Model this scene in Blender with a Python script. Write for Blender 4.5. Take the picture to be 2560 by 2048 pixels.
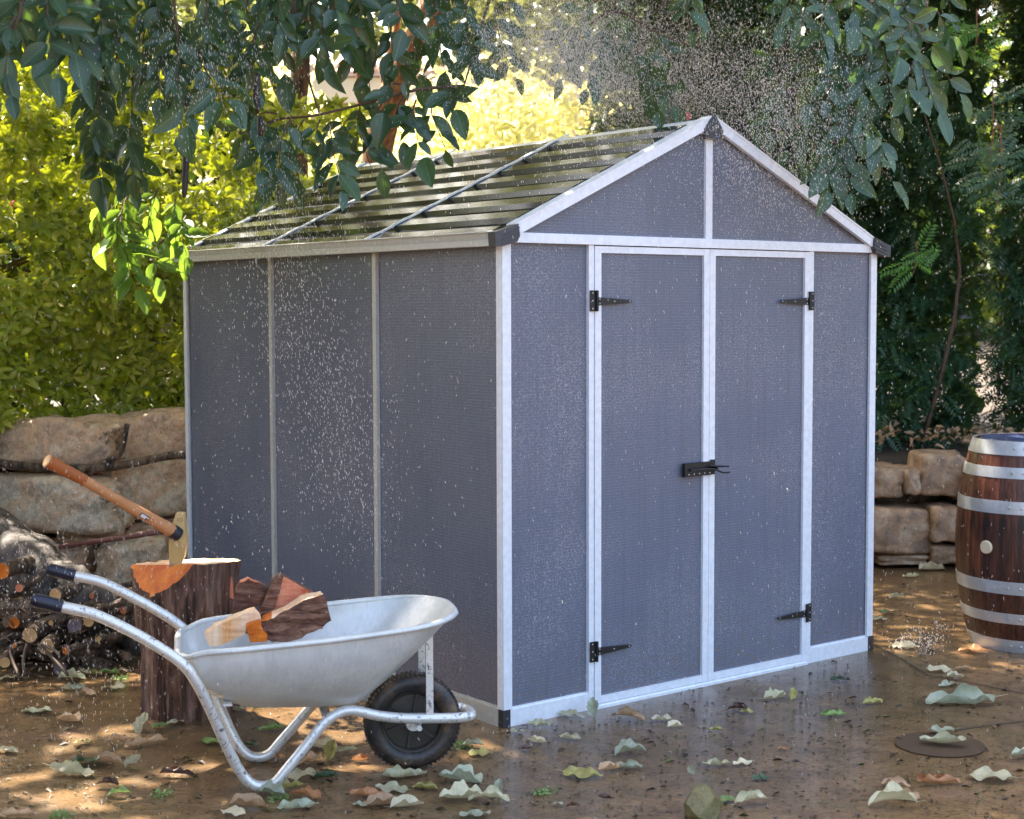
import bpy, bmesh, math, random
import numpy as np
from mathutils import Vector, Matrix, noise
R = math.radians
rnd = random.Random(7)
rs = np.random.RandomState(11)
for o in list(bpy.data.objects): bpy.data.objects.remove(o)
SC = bpy.context.scene
COL = SC.collection

# ------------------------------------------------------------------ camera, world, sun
CAMP = np.array([-3.5612566, -4.5665984, 1.5675149])
YAW, PIT, ROL = R(38.2947749), R(3.7211863), R(-0.1688765)
FPX = 3941.4                       # focal length in pixels of the 2560 px wide photograph
fw = np.array([math.sin(YAW)*math.cos(PIT), math.cos(YAW)*math.cos(PIT), -math.sin(PIT)])
r0 = np.array([math.cos(YAW), -math.sin(YAW), 0.0]); u0 = np.cross(r0, fw)
cr = r0*math.cos(ROL)+u0*math.sin(ROL); cu = -r0*math.sin(ROL)+u0*math.cos(ROL)
cam = bpy.data.cameras.new('camera'); camo = bpy.data.objects.new('camera', cam); COL.objects.link(camo)
M = Matrix.Identity(4)
for i in range(3):
    M[i][0] = cr[i]; M[i][1] = cu[i]; M[i][2] = -fw[i]; M[i][3] = CAMP[i]
camo.matrix_world = M
cam.sensor_width = 36; cam.lens = FPX/2560*36; cam.clip_end = 500; cam.clip_start = 0.05
cam.dof.use_dof = True; cam.dof.focus_distance = 6.1; cam.dof.aperture_fstop = 4.5
SC.camera = camo

SUN_EL, SUN_AZ = R(52), R(1)       # azimuth measured from +Y towards +X
sdir = np.array([math.sin(SUN_AZ)*math.cos(SUN_EL), math.cos(SUN_AZ)*math.cos(SUN_EL), math.sin(SUN_EL)])
w = bpy.data.worlds.new('World'); SC.world = w; w.use_nodes = True
nt = w.node_tree; nt.nodes.clear()
sky = nt.nodes.new('ShaderNodeTexSky'); sky.sky_type = 'NISHITA'; sky.sun_disc = False
sky.sun_elevation = SUN_EL; sky.sun_rotation = SUN_AZ; sky.air_density = 1.0; sky.dust_density = 7.0; sky.ozone_density = 0.6
bg = nt.nodes.new('ShaderNodeBackground'); bg.inputs['Strength'].default_value = 0.15
out = nt.nodes.new('ShaderNodeOutputWorld')
nt.links.new(sky.outputs[0], bg.inputs[0]); nt.links.new(bg.outputs[0], out.inputs[0])
sl = bpy.data.lights.new('sun', 'SUN'); sl.energy = 4.0; sl.angle = R(0.6); sl.color = (1.0, 0.9, 0.76)
so = bpy.data.objects.new('sun', sl); COL.objects.link(so)
so.rotation_euler = Vector(sdir).to_track_quat('Z', 'Y').to_euler()
SC.view_settings.view_transform = 'Standard'; SC.view_settings.look = 'None'
SC.view_settings.exposure = 2.7; SC.view_settings.gamma = 1.0
SC.cycles.max_bounces = 8; SC.cycles.transparent_max_bounces = 6; SC.cycles.sample_clamp_indirect = 6.0

# ------------------------------------------------------------------ reading positions off the photograph
def ray(x, y): return fw + cr*(x-1280)/FPX - cu*(y-1024)/FPX
def P(x, y, t): return CAMP + t*ray(x, y)
def G(x, y, z=0.0):
    d = ray(x, y); t = (z-CAMP[2])/d[2]; return CAMP + t*d, t
def depth(p): return float((np.asarray(p)-CAMP) @ fw)
def proj(p):
    d = np.asarray(p)-CAMP; z = d @ fw
    return 1280+FPX*(d @ cr)/z, 1024-FPX*(d @ cu)/z, z

# ------------------------------------------------------------------ object helpers
def tag(o, label=None, cat=None, group=None, kind=None):
    if label: o['label'] = label
    if cat: o['category'] = cat
    if group: o['group'] = group
    if kind: o['kind'] = kind
    return o
def empty(name, loc=(0,0,0), rz=0.0):
    o = bpy.data.objects.new(name, None); o.location = loc; o.rotation_euler = (0,0,rz)
    o.empty_display_size = 0.1; COL.objects.link(o); return o
def link(name, me, parent=None):
    o = bpy.data.objects.new(name, me); COL.objects.link(o)
    if parent: o.parent = parent
    return o
class MB:
    def __init__(s): s.v=[]; s.f=[]; s.m=[]
    def add(s, vs, fs, m=0):
        b=len(s.v); s.v += [tuple(map(float,q)) for q in vs]; s.f += [tuple(b+i for i in f) for f in fs]; s.m += [m]*len(fs); return s
    def box(s, lo, hi, m=0):
        x0,y0,z0=lo; x1,y1,z1=hi
        return s.add([(x0,y0,z0),(x1,y0,z0),(x1,y1,z0),(x0,y1,z0),(x0,y0,z1),(x1,y0,z1),(x1,y1,z1),(x0,y1,z1)],
            [(0,3,2,1),(4,5,6,7),(0,1,5,4),(1,2,6,5),(2,3,7,6),(3,0,4,7)], m)
    def extrude(s, poly, dvec, m=0):            # closed prism from a planar polygon
        n=len(poly); a=[Vector(p) for p in poly]; d=Vector(dvec); b=[p+d for p in a]
        return s.add(a+b, [tuple(range(n)), tuple(range(2*n-1,n-1,-1))]+[(i,i+n,(i+1)%n+n,(i+1)%n) for i in range(n)], m)
    def tube(s, pts, r, n=10, m=0, caps=True):
        pts=[Vector(p) for p in pts]; k=len(pts); rr=r if hasattr(r,'__len__') else [r]*k
        t=(pts[1]-pts[0]).normalized(); a=t.orthogonal().normalized(); vs=[]
        for i,p in enumerate(pts):
            t2=(pts[min(i+1,k-1)]-pts[max(i-1,0)]).normalized()
            a=(a-t2*a.dot(t2)).normalized(); b=t2.cross(a)
            for j in range(n):
                an=2*math.pi*j/n; vs.append(p+(a*math.cos(an)+b*math.sin(an))*rr[i])
        fs=[(i*n+j,i*n+(j+1)%n,(i+1)*n+(j+1)%n,(i+1)*n+j) for i in range(k-1) for j in range(n)]
        if caps: fs += [tuple(range(n-1,-1,-1)), tuple(range((k-1)*n,k*n))]
        return s.add(vs, fs, m)
    def lathe(s, prof, n=32, axis='Z', c=(0,0,0), m=0, closed=False):
        vs=[]; k=len(prof)
        for (r,h) in prof:
            for j in range(n):
                an=2*math.pi*j/n; a,b=r*math.cos(an), r*math.sin(an)
                vs.append((c[0]+a,c[1]+b,c[2]+h) if axis=='Z' else (c[0]+a,c[1]+h,c[2]+b))
        fs=[(i*n+j,i*n+(j+1)%n,(i+1)%k*n+(j+1)%n,(i+1)%k*n+j) for i in range(k if closed else k-1) for j in range(n)]
        if not closed: fs += [tuple(range(n-1,-1,-1)), tuple(range((k-1)*n,k*n))]
        return s.add(vs, fs, m)
    def mesh(s, name, mats, smooth=False):
        me=bpy.data.meshes.new(name); me.from_pydata(s.v,[],s.f)
        for mt in (mats if isinstance(mats,(list,tuple)) else [mats]): me.materials.append(mt)
        me.polygons.foreach_set('material_index', s.m)
        bm=bmesh.new(); bm.from_mesh(me); bmesh.ops.recalc_face_normals(bm, faces=bm.faces); bm.to_mesh(me); bm.free()
        if smooth:
            me.shade_smooth() if hasattr(me,'shade_smooth') else me.polygons.foreach_set('use_smooth',[True]*len(me.polygons))
            if smooth != 'all': me.set_sharp_from_angle(angle=R(35))
        return me
    def build(s, name, mats, parent=None, smooth=False):
        return link(name, s.mesh(name, mats, smooth), parent)
def spline(pts, sub=5):                                          # Catmull-Rom through the points
    p=[Vector(q) for q in pts]; out_=[]
    for i in range(len(p)-1):
        a=p[max(i-1,0)]; b=p[i]; c=p[i+1]; d=p[min(i+2,len(p)-1)]
        for k in range(sub):
            t=k/sub; out_.append(0.5*((2*b)+(c-a)*t+(2*a-5*b+4*c-d)*t*t+(-a+3*b-3*c+d)*t**3))
    out_.append(p[-1]); return out_
def nz(x, y=0.0, z=0.0, s=1.0): return noise.noise(Vector((x*s,y*s,z*s)))

# ------------------------------------------------------------------ materials
def mat(name):
    m=bpy.data.materials.new(name); m.use_nodes=True; t=m.node_tree; return m,t,t.nodes['Principled BSDF']
def N(t, typ, **kw):
    n=t.nodes.new(typ)
    for k,v in kw.items(): setattr(n,k,v)
    return n
def ramp(t, fac, stops, interp='LINEAR'):
    r=N(t,'ShaderNodeValToRGB'); r.color_ramp.interpolation=interp; e=r.color_ramp.elements
    while len(e)>len(stops): e.remove(e[-1])
    while len(e)<len(stops): e.new(1)
    for q,(p,c) in zip(e,stops): q.position=p; q.color=(c,c,c,1) if isinstance(c,(int,float)) else (*c,1)
    t.links.new(fac, r.inputs[0]); return r.outputs[0]
def noi(t, scale, detail=4, rough=0.55, vec=None, dist=0.0):
    n=N(t,'ShaderNodeTexNoise'); n.inputs['Scale'].default_value=scale; n.inputs['Detail'].default_value=detail
    n.inputs['Roughness'].default_value=rough; n.inputs['Distortion'].default_value=dist
    if vec is not None: t.links.new(vec, n.inputs['Vector'])
    return n.outputs[0]
def coord(t, scale=(1,1,1), kind='Object'):
    c=N(t,'ShaderNodeTexCoord'); mp=N(t,'ShaderNodeMapping'); mp.inputs['Scale'].default_value=scale
    t.links.new(c.outputs[kind], mp.inputs[0]); return mp.outputs[0]
def bump(t, h, b, strength=0.3, dist=0.01):
    n=N(t,'ShaderNodeBump'); n.inputs['Strength'].default_value=strength; n.inputs['Distance'].default_value=dist
    t.links.new(h, n.inputs['Height'])
    prev=b.inputs['Normal'].links
    if prev: t.links.new(prev[0].from_socket, n.inputs['Normal'])
    t.links.new(n.outputs[0], b.inputs['Normal'])
def mixc(t, f, a, b_, mode='MIX'):
    n=N(t,'ShaderNodeMix', data_type='RGBA', blend_type=mode)
    for sock,v in ((n.inputs[0],f),(n.inputs[6],a),(n.inputs[7],b_)):
        if hasattr(v,'links'): t.links.new(v,sock)
        elif isinstance(v,(int,float)): sock.default_value=v
        else: sock.default_value=(*v,1)
    return n.outputs[2]
def simple(name, col, rough=0.5, metal=0.0, var=0.25, scale=12, bmp=0.0, spec=0.5, coat=0.0, stretch=(1,1,1)):
    m,t,b=mat(name); v=coord(t,stretch)
    n=noi(t,scale,5,0.6,v)
    c=mixc(t,n,tuple(x*(1-var) for x in col),tuple(min(1,x*(1+var)) for x in col))
    t.links.new(c,b.inputs['Base Color'])
    b.inputs['Roughness'].default_value=rough; b.inputs['Metallic'].default_value=metal
    b.inputs['Specular IOR Level'].default_value=spec; b.inputs['Coat Weight'].default_value=coat; b.inputs['Coat Roughness'].default_value=0.1
    if bmp: bump(t,noi(t,scale*4,5,0.6,v),b,bmp,0.01)
    return m

def m_panel():
    m,t,b=mat('grey_polycarbonate'); v=coord(t)
    sep=N(t,'ShaderNodeSeparateXYZ'); t.links.new(v,sep.inputs[0])
    mu=N(t,'ShaderNodeMath',operation='MULTIPLY'); mu.inputs[1].default_value=2*math.pi/0.0119; t.links.new(sep.outputs[2],mu.inputs[0])
    si=N(t,'ShaderNodeMath',operation='SINE'); t.links.new(mu.outputs[0],si.inputs[0])
    rib=ramp(t,si.outputs[0],[(0.0,0.0),(0.80,0.0),(1.0,1.0)])
    base=mixc(t,noi(t,2.2,3,0.5,v),(0.098,0.115,0.163),(0.123,0.142,0.198))
    base=mixc(t,rib,base,(0.155,0.178,0.24))
    sp=noi(t,190,2,0.5,v); spk=ramp(t,sp,[(0.50,0.0),(0.68,1.0)])
    area=ramp(t,noi(t,2.0,2,0.5,v),[(0.42,0.28),(0.62,0.85)])
    mm=N(t,'ShaderNodeMath',operation='MULTIPLY'); t.links.new(spk,mm.inputs[0]); t.links.new(area,mm.inputs[1])
    c=mixc(t,mm.outputs[0],base,(0.36,0.345,0.36))
    stv=ramp(t,noi(t,3,5,0.65,coord(t,(26,26,0.9))),[(0.46,0.0),(0.66,0.30)]); c=mixc(t,stv,c,(0.085,0.085,0.10))
    mz=N(t,'ShaderNodeMapRange'); t.links.new(sep.outputs[2],mz.inputs[0]); mz.inputs[1].default_value=0.42; mz.inputs[2].default_value=0.06
    md=N(t,'ShaderNodeMath',operation='MULTIPLY'); t.links.new(mz.outputs[0],md.inputs[0]); t.links.new(ramp(t,noi(t,85,4,0.7,v),[(0.5,0.0),(0.66,0.9)]),md.inputs[1])
    c=mixc(t,md.outputs[0],c,(0.17,0.115,0.075))
    t.links.new(c,b.inputs['Base Color'])
    rr=ramp(t,noi(t,5,3,0.5,v),[(0.35,0.28),(0.7,0.45)]); t.links.new(rr,b.inputs['Roughness'])
    bump(t,si.outputs[0],b,0.14,0.0006); bump(t,sp,b,0.35,0.002)
    return m
def m_alu(name='aluminium', col=(0.83,0.87,0.93), rough=0.38, metal=0.12):
    m,t,b=mat(name); v=coord(t,(1,1,1))
    c=mixc(t,ramp(t,noi(t,40,4,0.6,v),[(0.35,0.0),(0.7,1.0)]),tuple(x*0.86 for x in col),col)
    spk=ramp(t,noi(t,170,2,0.5,v),[(0.66,0.0),(0.75,1.0)]); c=mixc(t,spk,c,(0.9,0.9,0.92))
    t.links.new(c,b.inputs['Base Color']); b.inputs['Roughness'].default_value=rough; b.inputs['Metallic'].default_value=metal
    bump(t,noi(t,150,2,0.5,v),b,0.12,0.002); return m
def m_galv():
    m,t,b=mat('galvanised_steel'); v=coord(t)
    n1=ramp(t,noi(t,9,5,0.65,v),[(0.3,(0.58,0.6,0.58)),(0.6,(0.74,0.75,0.73)),(0.8,(0.8,0.8,0.78))])
    v2=coord(t,(30,30,2)); st=ramp(t,noi(t,3,4,0.7,v2),[(0.5,0.0),(0.8,1.0)])
    c=mixc(t,st,n1,(0.55,0.56,0.54)); rust=ramp(t,noi(t,14,6,0.7,v),[(0.69,0.0),(0.76,1.0)]); c=mixc(t,rust,c,(0.4,0.31,0.22))
    t.links.new(c,b.inputs['Base Color']); b.inputs['Metallic'].default_value=0.3
    t.links.new(ramp(t,noi(t,20,4,0.6,v),[(0.3,0.32),(0.7,0.5)]),b.inputs['Roughness']); bump(t,noi(t,60,3,0.6,v),b,0.08,0.003); return m
def m_tubepaint():
    m,t,b=mat('scuffed_silver_tube'); v=coord(t)
    sc=ramp(t,noi(t,38,6,0.75,v,1.5),[(0.565,0.0),(0.62,1.0)]); c=mixc(t,sc,(0.74,0.73,0.70),(0.17,0.13,0.11))
    t.links.new(c,b.inputs['Base Color']); b.inputs['Metallic'].default_value=0.45; b.inputs['Roughness'].default_value=0.33
    bump(t,noi(t,90,4,0.6,v),b,0.15,0.002); return m
def m_ground():
    m,t,b=mat('wet_concrete'); v=coord(t)
    big=noi(t,0.9,5,0.6,v); mid=noi(t,7,6,0.65,v,0.4); fine=noi(t,60,5,0.7,v)
    c=mixc(t,ramp(t,mid,[(0.3,0.0),(0.7,1.0)]),(0.105,0.060,0.026),(0.27,0.165,0.08))
    c=mixc(t,ramp(t,big,[(0.4,0.0),(0.7,0.55)]),c,(0.085,0.062,0.034))
    c=mixc(t,ramp(t,fine,[(0.60,0.0),(0.70,0.75)]),c,(0.035,0.026,0.018))
    gr=ramp(t,noi(t,3.1,5,0.7,v,1.0),[(0.58,0.0),(0.7,0.45)]); c=mixc(t,gr,c,(0.075,0.08,0.03))
    pk=ramp(t,noi(t,1.7,3,0.6,coord(t,(1.0,1.0,1))),[(0.62,0.0),(0.72,0.4)]); c=mixc(t,pk,c,(0.17,0.09,0.09))
    t.links.new(c,b.inputs['Base Color'])
    pud=ramp(t,noi(t,1.3,6,0.62,v,0.6),[(0.40,0.05),(0.54,0.14),(0.68,0.36)])
    t.links.new(pud,b.inputs['Roughness']); b.inputs['Specular IOR Level'].default_value=0.34
    n1=noi(t,26,6,0.72,v); n2=noi(t,4.5,3,0.5,v)
    vr=N(t,'ShaderNodeMapping'); vr.inputs['Rotation'].default_value=(0,0,YAW); vr.inputs['Scale'].default_value=(1,1,1); t.links.new(N(t,'ShaderNodeTexCoord').outputs['Object'],vr.inputs[0])
    v3=N(t,'ShaderNodeMapping'); v3.inputs['Scale'].default_value=(1,3.2,1); t.links.new(vr.outputs[0],v3.inputs[0]); n3=noi(t,34,5,0.7,v3.outputs[0],0.5)
    c=mixc(t,ramp(t,n3,[(0.36,0.6),(0.47,0.0)]),c,(0.035,0.024,0.014)); c=mixc(t,ramp(t,n3,[(0.58,0.0),(0.7,0.35)]),c,(0.30,0.205,0.115)); t.links.new(c,b.inputs['Base Color']); bump(t,n3,b,0.30,0.005)
    bump(t,n2,b,0.25,0.012); bump(t,n1,b,0.32,0.006); return m
def m_leaf(name, cols, trans=0.35, tcol=None, rough=0.35, vein=False, spec=0.5):
    m,t,b=mat(name)
    g=N(t,'ShaderNodeNewGeometry'); oi=N(t,'ShaderNodeObjectInfo')
    ad=N(t,'ShaderNodeMath',operation='ADD'); t.links.new(g.outputs['Random Per Island'],ad.inputs[0]); t.links.new(oi.outputs['Random'],ad.inputs[1])
    fr=N(t,'ShaderNodeMath',operation='FRACT'); t.links.new(ad.outputs[0],fr.inputs[0])
    k=len(cols); col=ramp(t,fr.outputs[0],[(i/(k-1),c) for i,c in enumerate(cols)])
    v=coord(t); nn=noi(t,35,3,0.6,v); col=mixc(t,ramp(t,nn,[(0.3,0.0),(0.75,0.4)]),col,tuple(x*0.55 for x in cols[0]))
    if vein:
        sx=N(t,'ShaderNodeSeparateXYZ'); t.links.new(coord(t),sx.inputs[0]); ab=N(t,'ShaderNodeMath',operation='ABSOLUTE'); t.links.new(sx.outputs[0],ab.inputs[0])
        mid=ramp(t,ab.outputs[0],[(0.008,0.6),(0.03,0.0)])
        m1=N(t,'ShaderNodeMath',operation='MULTIPLY_ADD'); t.links.new(ab.outputs[0],m1.inputs[0]); m1.inputs[1].default_value=-0.55; t.links.new(sx.outputs[1],m1.inputs[2])
        m2=N(t,'ShaderNodeMath',operation='MULTIPLY'); t.links.new(m1.outputs[0],m2.inputs[0]); m2.inputs[1].default_value=58; m3=N(t,'ShaderNodeMath',operation='SINE'); t.links.new(m2.outputs[0],m3.inputs[0])
        sv=ramp(t,m3.outputs[0],[(0.85,0.0),(1.0,0.18)]); tot=N(t,'ShaderNodeMath',operation='MAXIMUM'); t.links.new(mid,tot.inputs[0]); t.links.new(sv,tot.inputs[1])
        col=mixc(t,tot.outputs[0],col,tuple(min(1,x*2.4+.02) for x in cols[-1])); bump(t,m3.outputs[0],b,0.12,0.003)
        dm=ramp(t,noi(t,2.1,4,0.7,coord(t)),[(0.66,0.0),(0.70,0.8)]); col=mixc(t,dm,col,(0.16,0.11,0.04))
    t.links.new(col,b.inputs['Base Color']); b.inputs['Roughness'].default_value=rough; b.inputs['Specular IOR Level'].default_value=spec
    bump(t,noi(t,55,3,0.6,v),b,0.25,0.004)
    tr=N(t,'ShaderNodeBsdfTranslucent')
    if tcol: tc=mixc(t,0.75,col,tcol)
    else: tc=col
    t.links.new(tc,tr.inputs[0])
    mx=N(t,'ShaderNodeMixShader'); mx.inputs[0].default_value=trans
    t.links.new(b.outputs[0],mx.inputs[1]); t.links.new(tr.outputs[0],mx.inputs[2])
    t.links.new(mx.outputs[0],t.nodes['Material Output'].inputs[0]); return m
def m_bark(name, a, b2, sc=6.0, st=(1,1,0.18), dark=(0.02,0.013,0.01), wet=0.45, bs=0.9):
    m,t,b=mat(name); v=coord(t,st)
    n=noi(t,sc*2.2,7,0.72,v,0.6); n2=noi(t,sc*7,5,0.7,v)
    c=ramp(t,n,[(0.38,dark),(0.46,a),(0.56,b2),(0.68,tuple(min(1,x*1.6) for x in b2))])
    c=mixc(t,ramp(t,n2,[(0.35,0.6),(0.6,0.0)]),c,dark)
    t.links.new(c,b.inputs['Base Color']); b.inputs['Roughness'].default_value=wet
    bump(t,n,b,bs,0.03); bump(t,n2,b,0.5,0.008); return m
def m_stone(name, tint=(0.42,0.35,0.27), dark=False):
    m,t,b=mat(name); v=coord(t)
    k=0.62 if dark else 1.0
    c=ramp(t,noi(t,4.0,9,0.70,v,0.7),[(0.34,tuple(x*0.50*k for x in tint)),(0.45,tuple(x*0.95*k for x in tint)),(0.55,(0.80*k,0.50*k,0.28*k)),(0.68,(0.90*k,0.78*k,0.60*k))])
    moss=ramp(t,noi(t,4.5,6,0.7,v),[(0.61,0.0),(0.66,0.85)]); c=mixc(t,moss,c,(0.07,0.06,0.03))
    cr_=ramp(t,noi(t,24,6,0.75,v),[(0.40,0.45),(0.55,0.0)]); c=mixc(t,cr_,c,(0.20,0.13,0.085))
    t.links.new(c,b.inputs['Base Color']); b.inputs['Roughness'].default_value=0.55
    bump(t,noi(t,7,8,0.7,v),b,0.7,0.04); bump(t,noi(t,40,5,0.7,v),b,0.4,0.008); return m
def m_wood(name, a, b2, rings=False, rough=0.5, stretch=(1,1,0.08), sc=18):
    m,t,b=mat(name); v=coord(t,stretch)
    n=noi(t,sc,5,0.6,v,0.4); c=ramp(t,n,[(0.3,a),(0.7,b2)])
    t.links.new(c,b.inputs['Base Color']); b.inputs['Roughness'].default_value=rough; b.inputs['Specular IOR Level'].default_value=0.2; bump(t,n,b,0.4,0.006); return m
def m_roof():
    m,t,b=mat('smoked_roof_sheet'); v=coord(t)
    c=mixc(t,noi(t,6,4,0.6,v),(0.022,0.024,0.025),(0.04,0.042,0.04))
    spk=ramp(t,noi(t,150,2,0.5,v),[(0.66,0.0),(0.76,0.7)]); c=mixc(t,spk,c,(0.35,0.34,0.32))
    t.links.new(c,b.inputs['Base Color']); b.inputs['Roughness'].default_value=0.10; b.inputs['Specular IOR Level'].default_value=0.9
    bump(t,noi(t,120,3,0.5,v),b,0.12,0.002)
    tr=N(t,'ShaderNodeBsdfTranslucent'); tr.inputs[0].default_value=(0.26,0.22,0.17,1)
    mx=N(t,'ShaderNodeMixShader'); mx.inputs[0].default_value=0.08
    t.links.new(b.outputs[0],mx.inputs[1]); t.links.new(tr.outputs[0],mx.inputs[2]); t.links.new(mx.outputs[0],t.nodes['Material Output'].inputs[0]); return m
MT = dict(
 panel=m_panel(), alu=m_alu(), alu_shade=m_alu('shaded_aluminium',(0.58,0.58,0.54),0.42,0.25), galv=m_galv(), tube=m_tubepaint(), ground=m_ground(), roof=m_roof(),
 black=simple('black_plastic',(0.022,0.024,0.03),0.4,bmp=0.1), dgrey=simple('dark_grey_plastic',(0.05,0.052,0.06),0.42,bmp=0.1),
 iron=simple('black_iron',(0.012,0.012,0.013),0.3,0.2,bmp=0.2,scale=60), screw=simple('screw_steel',(0.5,0.5,0.5),0.3,0.8),
 rubber=simple('muddy_rubber',(0.05,0.036,0.026),0.42,var=0.6,scale=9,bmp=0.3), rim=simple('dark_rim',(0.045,0.038,0.03),0.45,0.2,var=0.6,scale=20,bmp=0.2),
 grip=simple('navy_black_grip',(0.012,0.014,0.03),0.28,bmp=0.1),
 bark=m_bark('stump_bark',(0.17,0.075,0.045),(0.27,0.155,0.105),7.5,(1,1,0.14),dark=(0.03,0.015,0.011),wet=0.35,bs=1.0), trunkbark=m_bark('gnarled_bark',(0.075,0.056,0.045),(0.14,0.112,0.095),4.5,(1,1,0.5),wet=0.6),
 logbark=m_bark('log_bark',(0.13,0.08,0.048),(0.24,0.155,0.09),9,(1,1,0.25)), orangebark=m_bark('orange_bark',(0.36,0.15,0.055),(0.5,0.24,0.1),8,(1,1,0.6),dark=(0.12,0.04,0.02),wet=0.7,bs=0.3),
 brownbark=m_bark('brown_tree_bark',(0.14,0.06,0.03),(0.24,0.12,0.06),9,(1,1,0.4),wet=0.6,bs=0.5),
 cutorange=m_wood('fresh_cut_orange',(0.42,0.06,0.005),(0.72,0.22,0.02),rough=0.55,stretch=(1,1,.35),sc=26), cutpale=m_wood('pale_split_wood',(0.72,0.34,0.13),(0.88,0.72,0.52),rough=0.45),
 cutred=m_wood('red_split_wood',(0.55,0.13,0.06),(0.72,0.30,0.17),rough=0.45), cuttan=m_wood('tan_log_end',(0.46,0.25,0.10),(0.68,0.42,0.18),stretch=(1,1,1),sc=9),
 cutviolet=m_wood('violet_log_end',(0.13,0.10,0.12),(0.2,0.16,0.18),stretch=(1,1,1),sc=9),
 axewood=m_wood('axe_handle_wood',(0.48,0.2,0.08),(0.62,0.3,0.13),rough=0.35,stretch=(0.1,0.1,1)), axegrip=m_wood('axe_grip_varnish',(0.36,0.10,0.03),(0.42,0.13,0.04),rough=0.3),
 axehead=simple('sand_painted_steel',(0.62,0.42,0.17),0.4,0.1,var=0.12), steel=simple('bare_steel',(0.4,0.41,0.42),0.3,0.8),
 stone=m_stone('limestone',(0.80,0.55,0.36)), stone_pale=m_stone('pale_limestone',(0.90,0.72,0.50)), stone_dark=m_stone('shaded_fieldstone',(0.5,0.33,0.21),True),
 mossrock=simple('mossy_rock',(0.15,0.125,0.045),0.35,var=0.6,scale=16,bmp=0.6),
 soil=simple('dark_soil',(0.05,0.034,0.022),0.8,var=0.5,scale=14,bmp=0.8),
 stave=m_bark('stained_stave',(0.075,0.025,0.014),(0.12,0.04,0.022),7,(1,1,0.12),dark=(0.02,0.008,0.006),wet=0.27,bs=0.15),
 hoop=m_alu('galvanised_hoop',(0.56,0.58,0.6),0.33,0.45), bung=simple('pale_bung',(0.66,0.56,0.38),0.5,var=0.08), blue=simple('blue_plastic_lid',(0.012,0.025,0.09),0.45),
 drain=simple('drain_plastic',(0.085,0.055,0.033),0.75,spec=0.15,bmp=0.5,scale=60),
 cream=simple('cream_render',(0.78,0.6,0.38),0.8,var=0.05), tile=simple('clay_tiles',(0.62,0.42,0.32),0.7,var=0.2),
 white=simple('white_paint',(0.8,0.8,0.78),0.6,var=0.05), redlabel=simple('red_sticker',(0.6,0.09,0.03),0.4), whitelabel=simple('white_sticker',(0.75,0.75,0.78),0.4),
 twig=simple('brown_twig',(0.09,0.055,0.035),0.6,var=0.3,scale=30), redtwig=simple('red_brown_stick',(0.24,0.09,0.06),0.5,var=0.3,scale=30),
 pod=simple('black_pod',(0.018,0.01,0.008),0.35,bmp=0.4,scale=40), flower=simple('pink_petals',(0.75,0.08,0.2),0.6), redflower=simple('magenta_petals',(0.6,0.04,0.15),0.6),
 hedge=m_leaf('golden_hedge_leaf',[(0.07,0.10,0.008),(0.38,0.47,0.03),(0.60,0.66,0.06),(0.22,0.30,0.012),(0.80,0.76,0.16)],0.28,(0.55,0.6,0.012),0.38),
 bigleaf=m_leaf('large_tree_leaf',[(0.022,0.058,0.032),(0.04,0.10,0.045),(0.03,0.075,0.05),(0.06,0.125,0.045)],0.2,(0.2,0.36,0.02),0.3,spec=0.7),
 bigvein=m_leaf('veined_tree_leaf',[(0.022,0.058,0.032),(0.04,0.10,0.045),(0.03,0.075,0.05),(0.06,0.125,0.045)],0.2,(0.2,0.36,0.02),0.3,spec=0.7,vein=True),
 shootvein=m_leaf('veined_shoot_leaf',[(0.08,0.17,0.03),(0.12,0.24,0.03),(0.10,0.2,0.03)],0.45,(0.4,0.62,0.05),0.35,vein=True),
 shoot=m_leaf('young_shoot_leaf',[(0.08,0.17,0.03),(0.12,0.24,0.03),(0.10,0.2,0.03)],0.45,(0.4,0.62,0.05),0.35),
 feather=m_leaf('feathery_leaf',[(0.032,0.085,0.048),(0.055,0.135,0.07),(0.045,0.115,0.075),(0.08,0.165,0.06)],0.28,(0.25,0.4,0.02),0.4),
 fernbright=m_leaf('bright_fern_leaf',[(0.06,0.2,0.03),(0.1,0.3,0.03)],0.4,(0.3,0.6,0.04),0.4),
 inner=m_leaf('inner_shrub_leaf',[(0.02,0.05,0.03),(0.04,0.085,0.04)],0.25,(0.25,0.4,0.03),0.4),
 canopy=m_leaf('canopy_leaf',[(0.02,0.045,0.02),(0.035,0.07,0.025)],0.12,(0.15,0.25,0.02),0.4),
 overhead=m_leaf('overhead_leaf',[(0.04,0.065,0.03),(0.07,0.10,0.04)],0.35,(0.34,0.36,0.09),0.4),
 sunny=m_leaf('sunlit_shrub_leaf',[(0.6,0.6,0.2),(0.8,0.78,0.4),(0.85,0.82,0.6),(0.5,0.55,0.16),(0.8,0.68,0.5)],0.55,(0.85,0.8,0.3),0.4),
 far=m_leaf('far_tree_leaf',[(0.08,0.13,0.03),(0.14,0.2,0.05),(0.2,0.24,0.06)],0.3,(0.4,0.5,0.06),0.5),
)
def m_tyre():
    m,t,b=mat('muddy_tyre'); v=coord(t); n=noi(t,11,6,0.7,v,0.4)
    c=ramp(t,n,[(0.42,(0.018,0.017,0.018)),(0.52,(0.05,0.036,0.027)),(0.64,(0.15,0.095,0.055))])
    t.links.new(c,b.inputs['Base Color']); b.inputs['Roughness'].default_value=0.4; bump(t,noi(t,70,4,0.7,v),b,0.4,0.004); return m
MT['rubber']=m_tyre()
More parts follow.
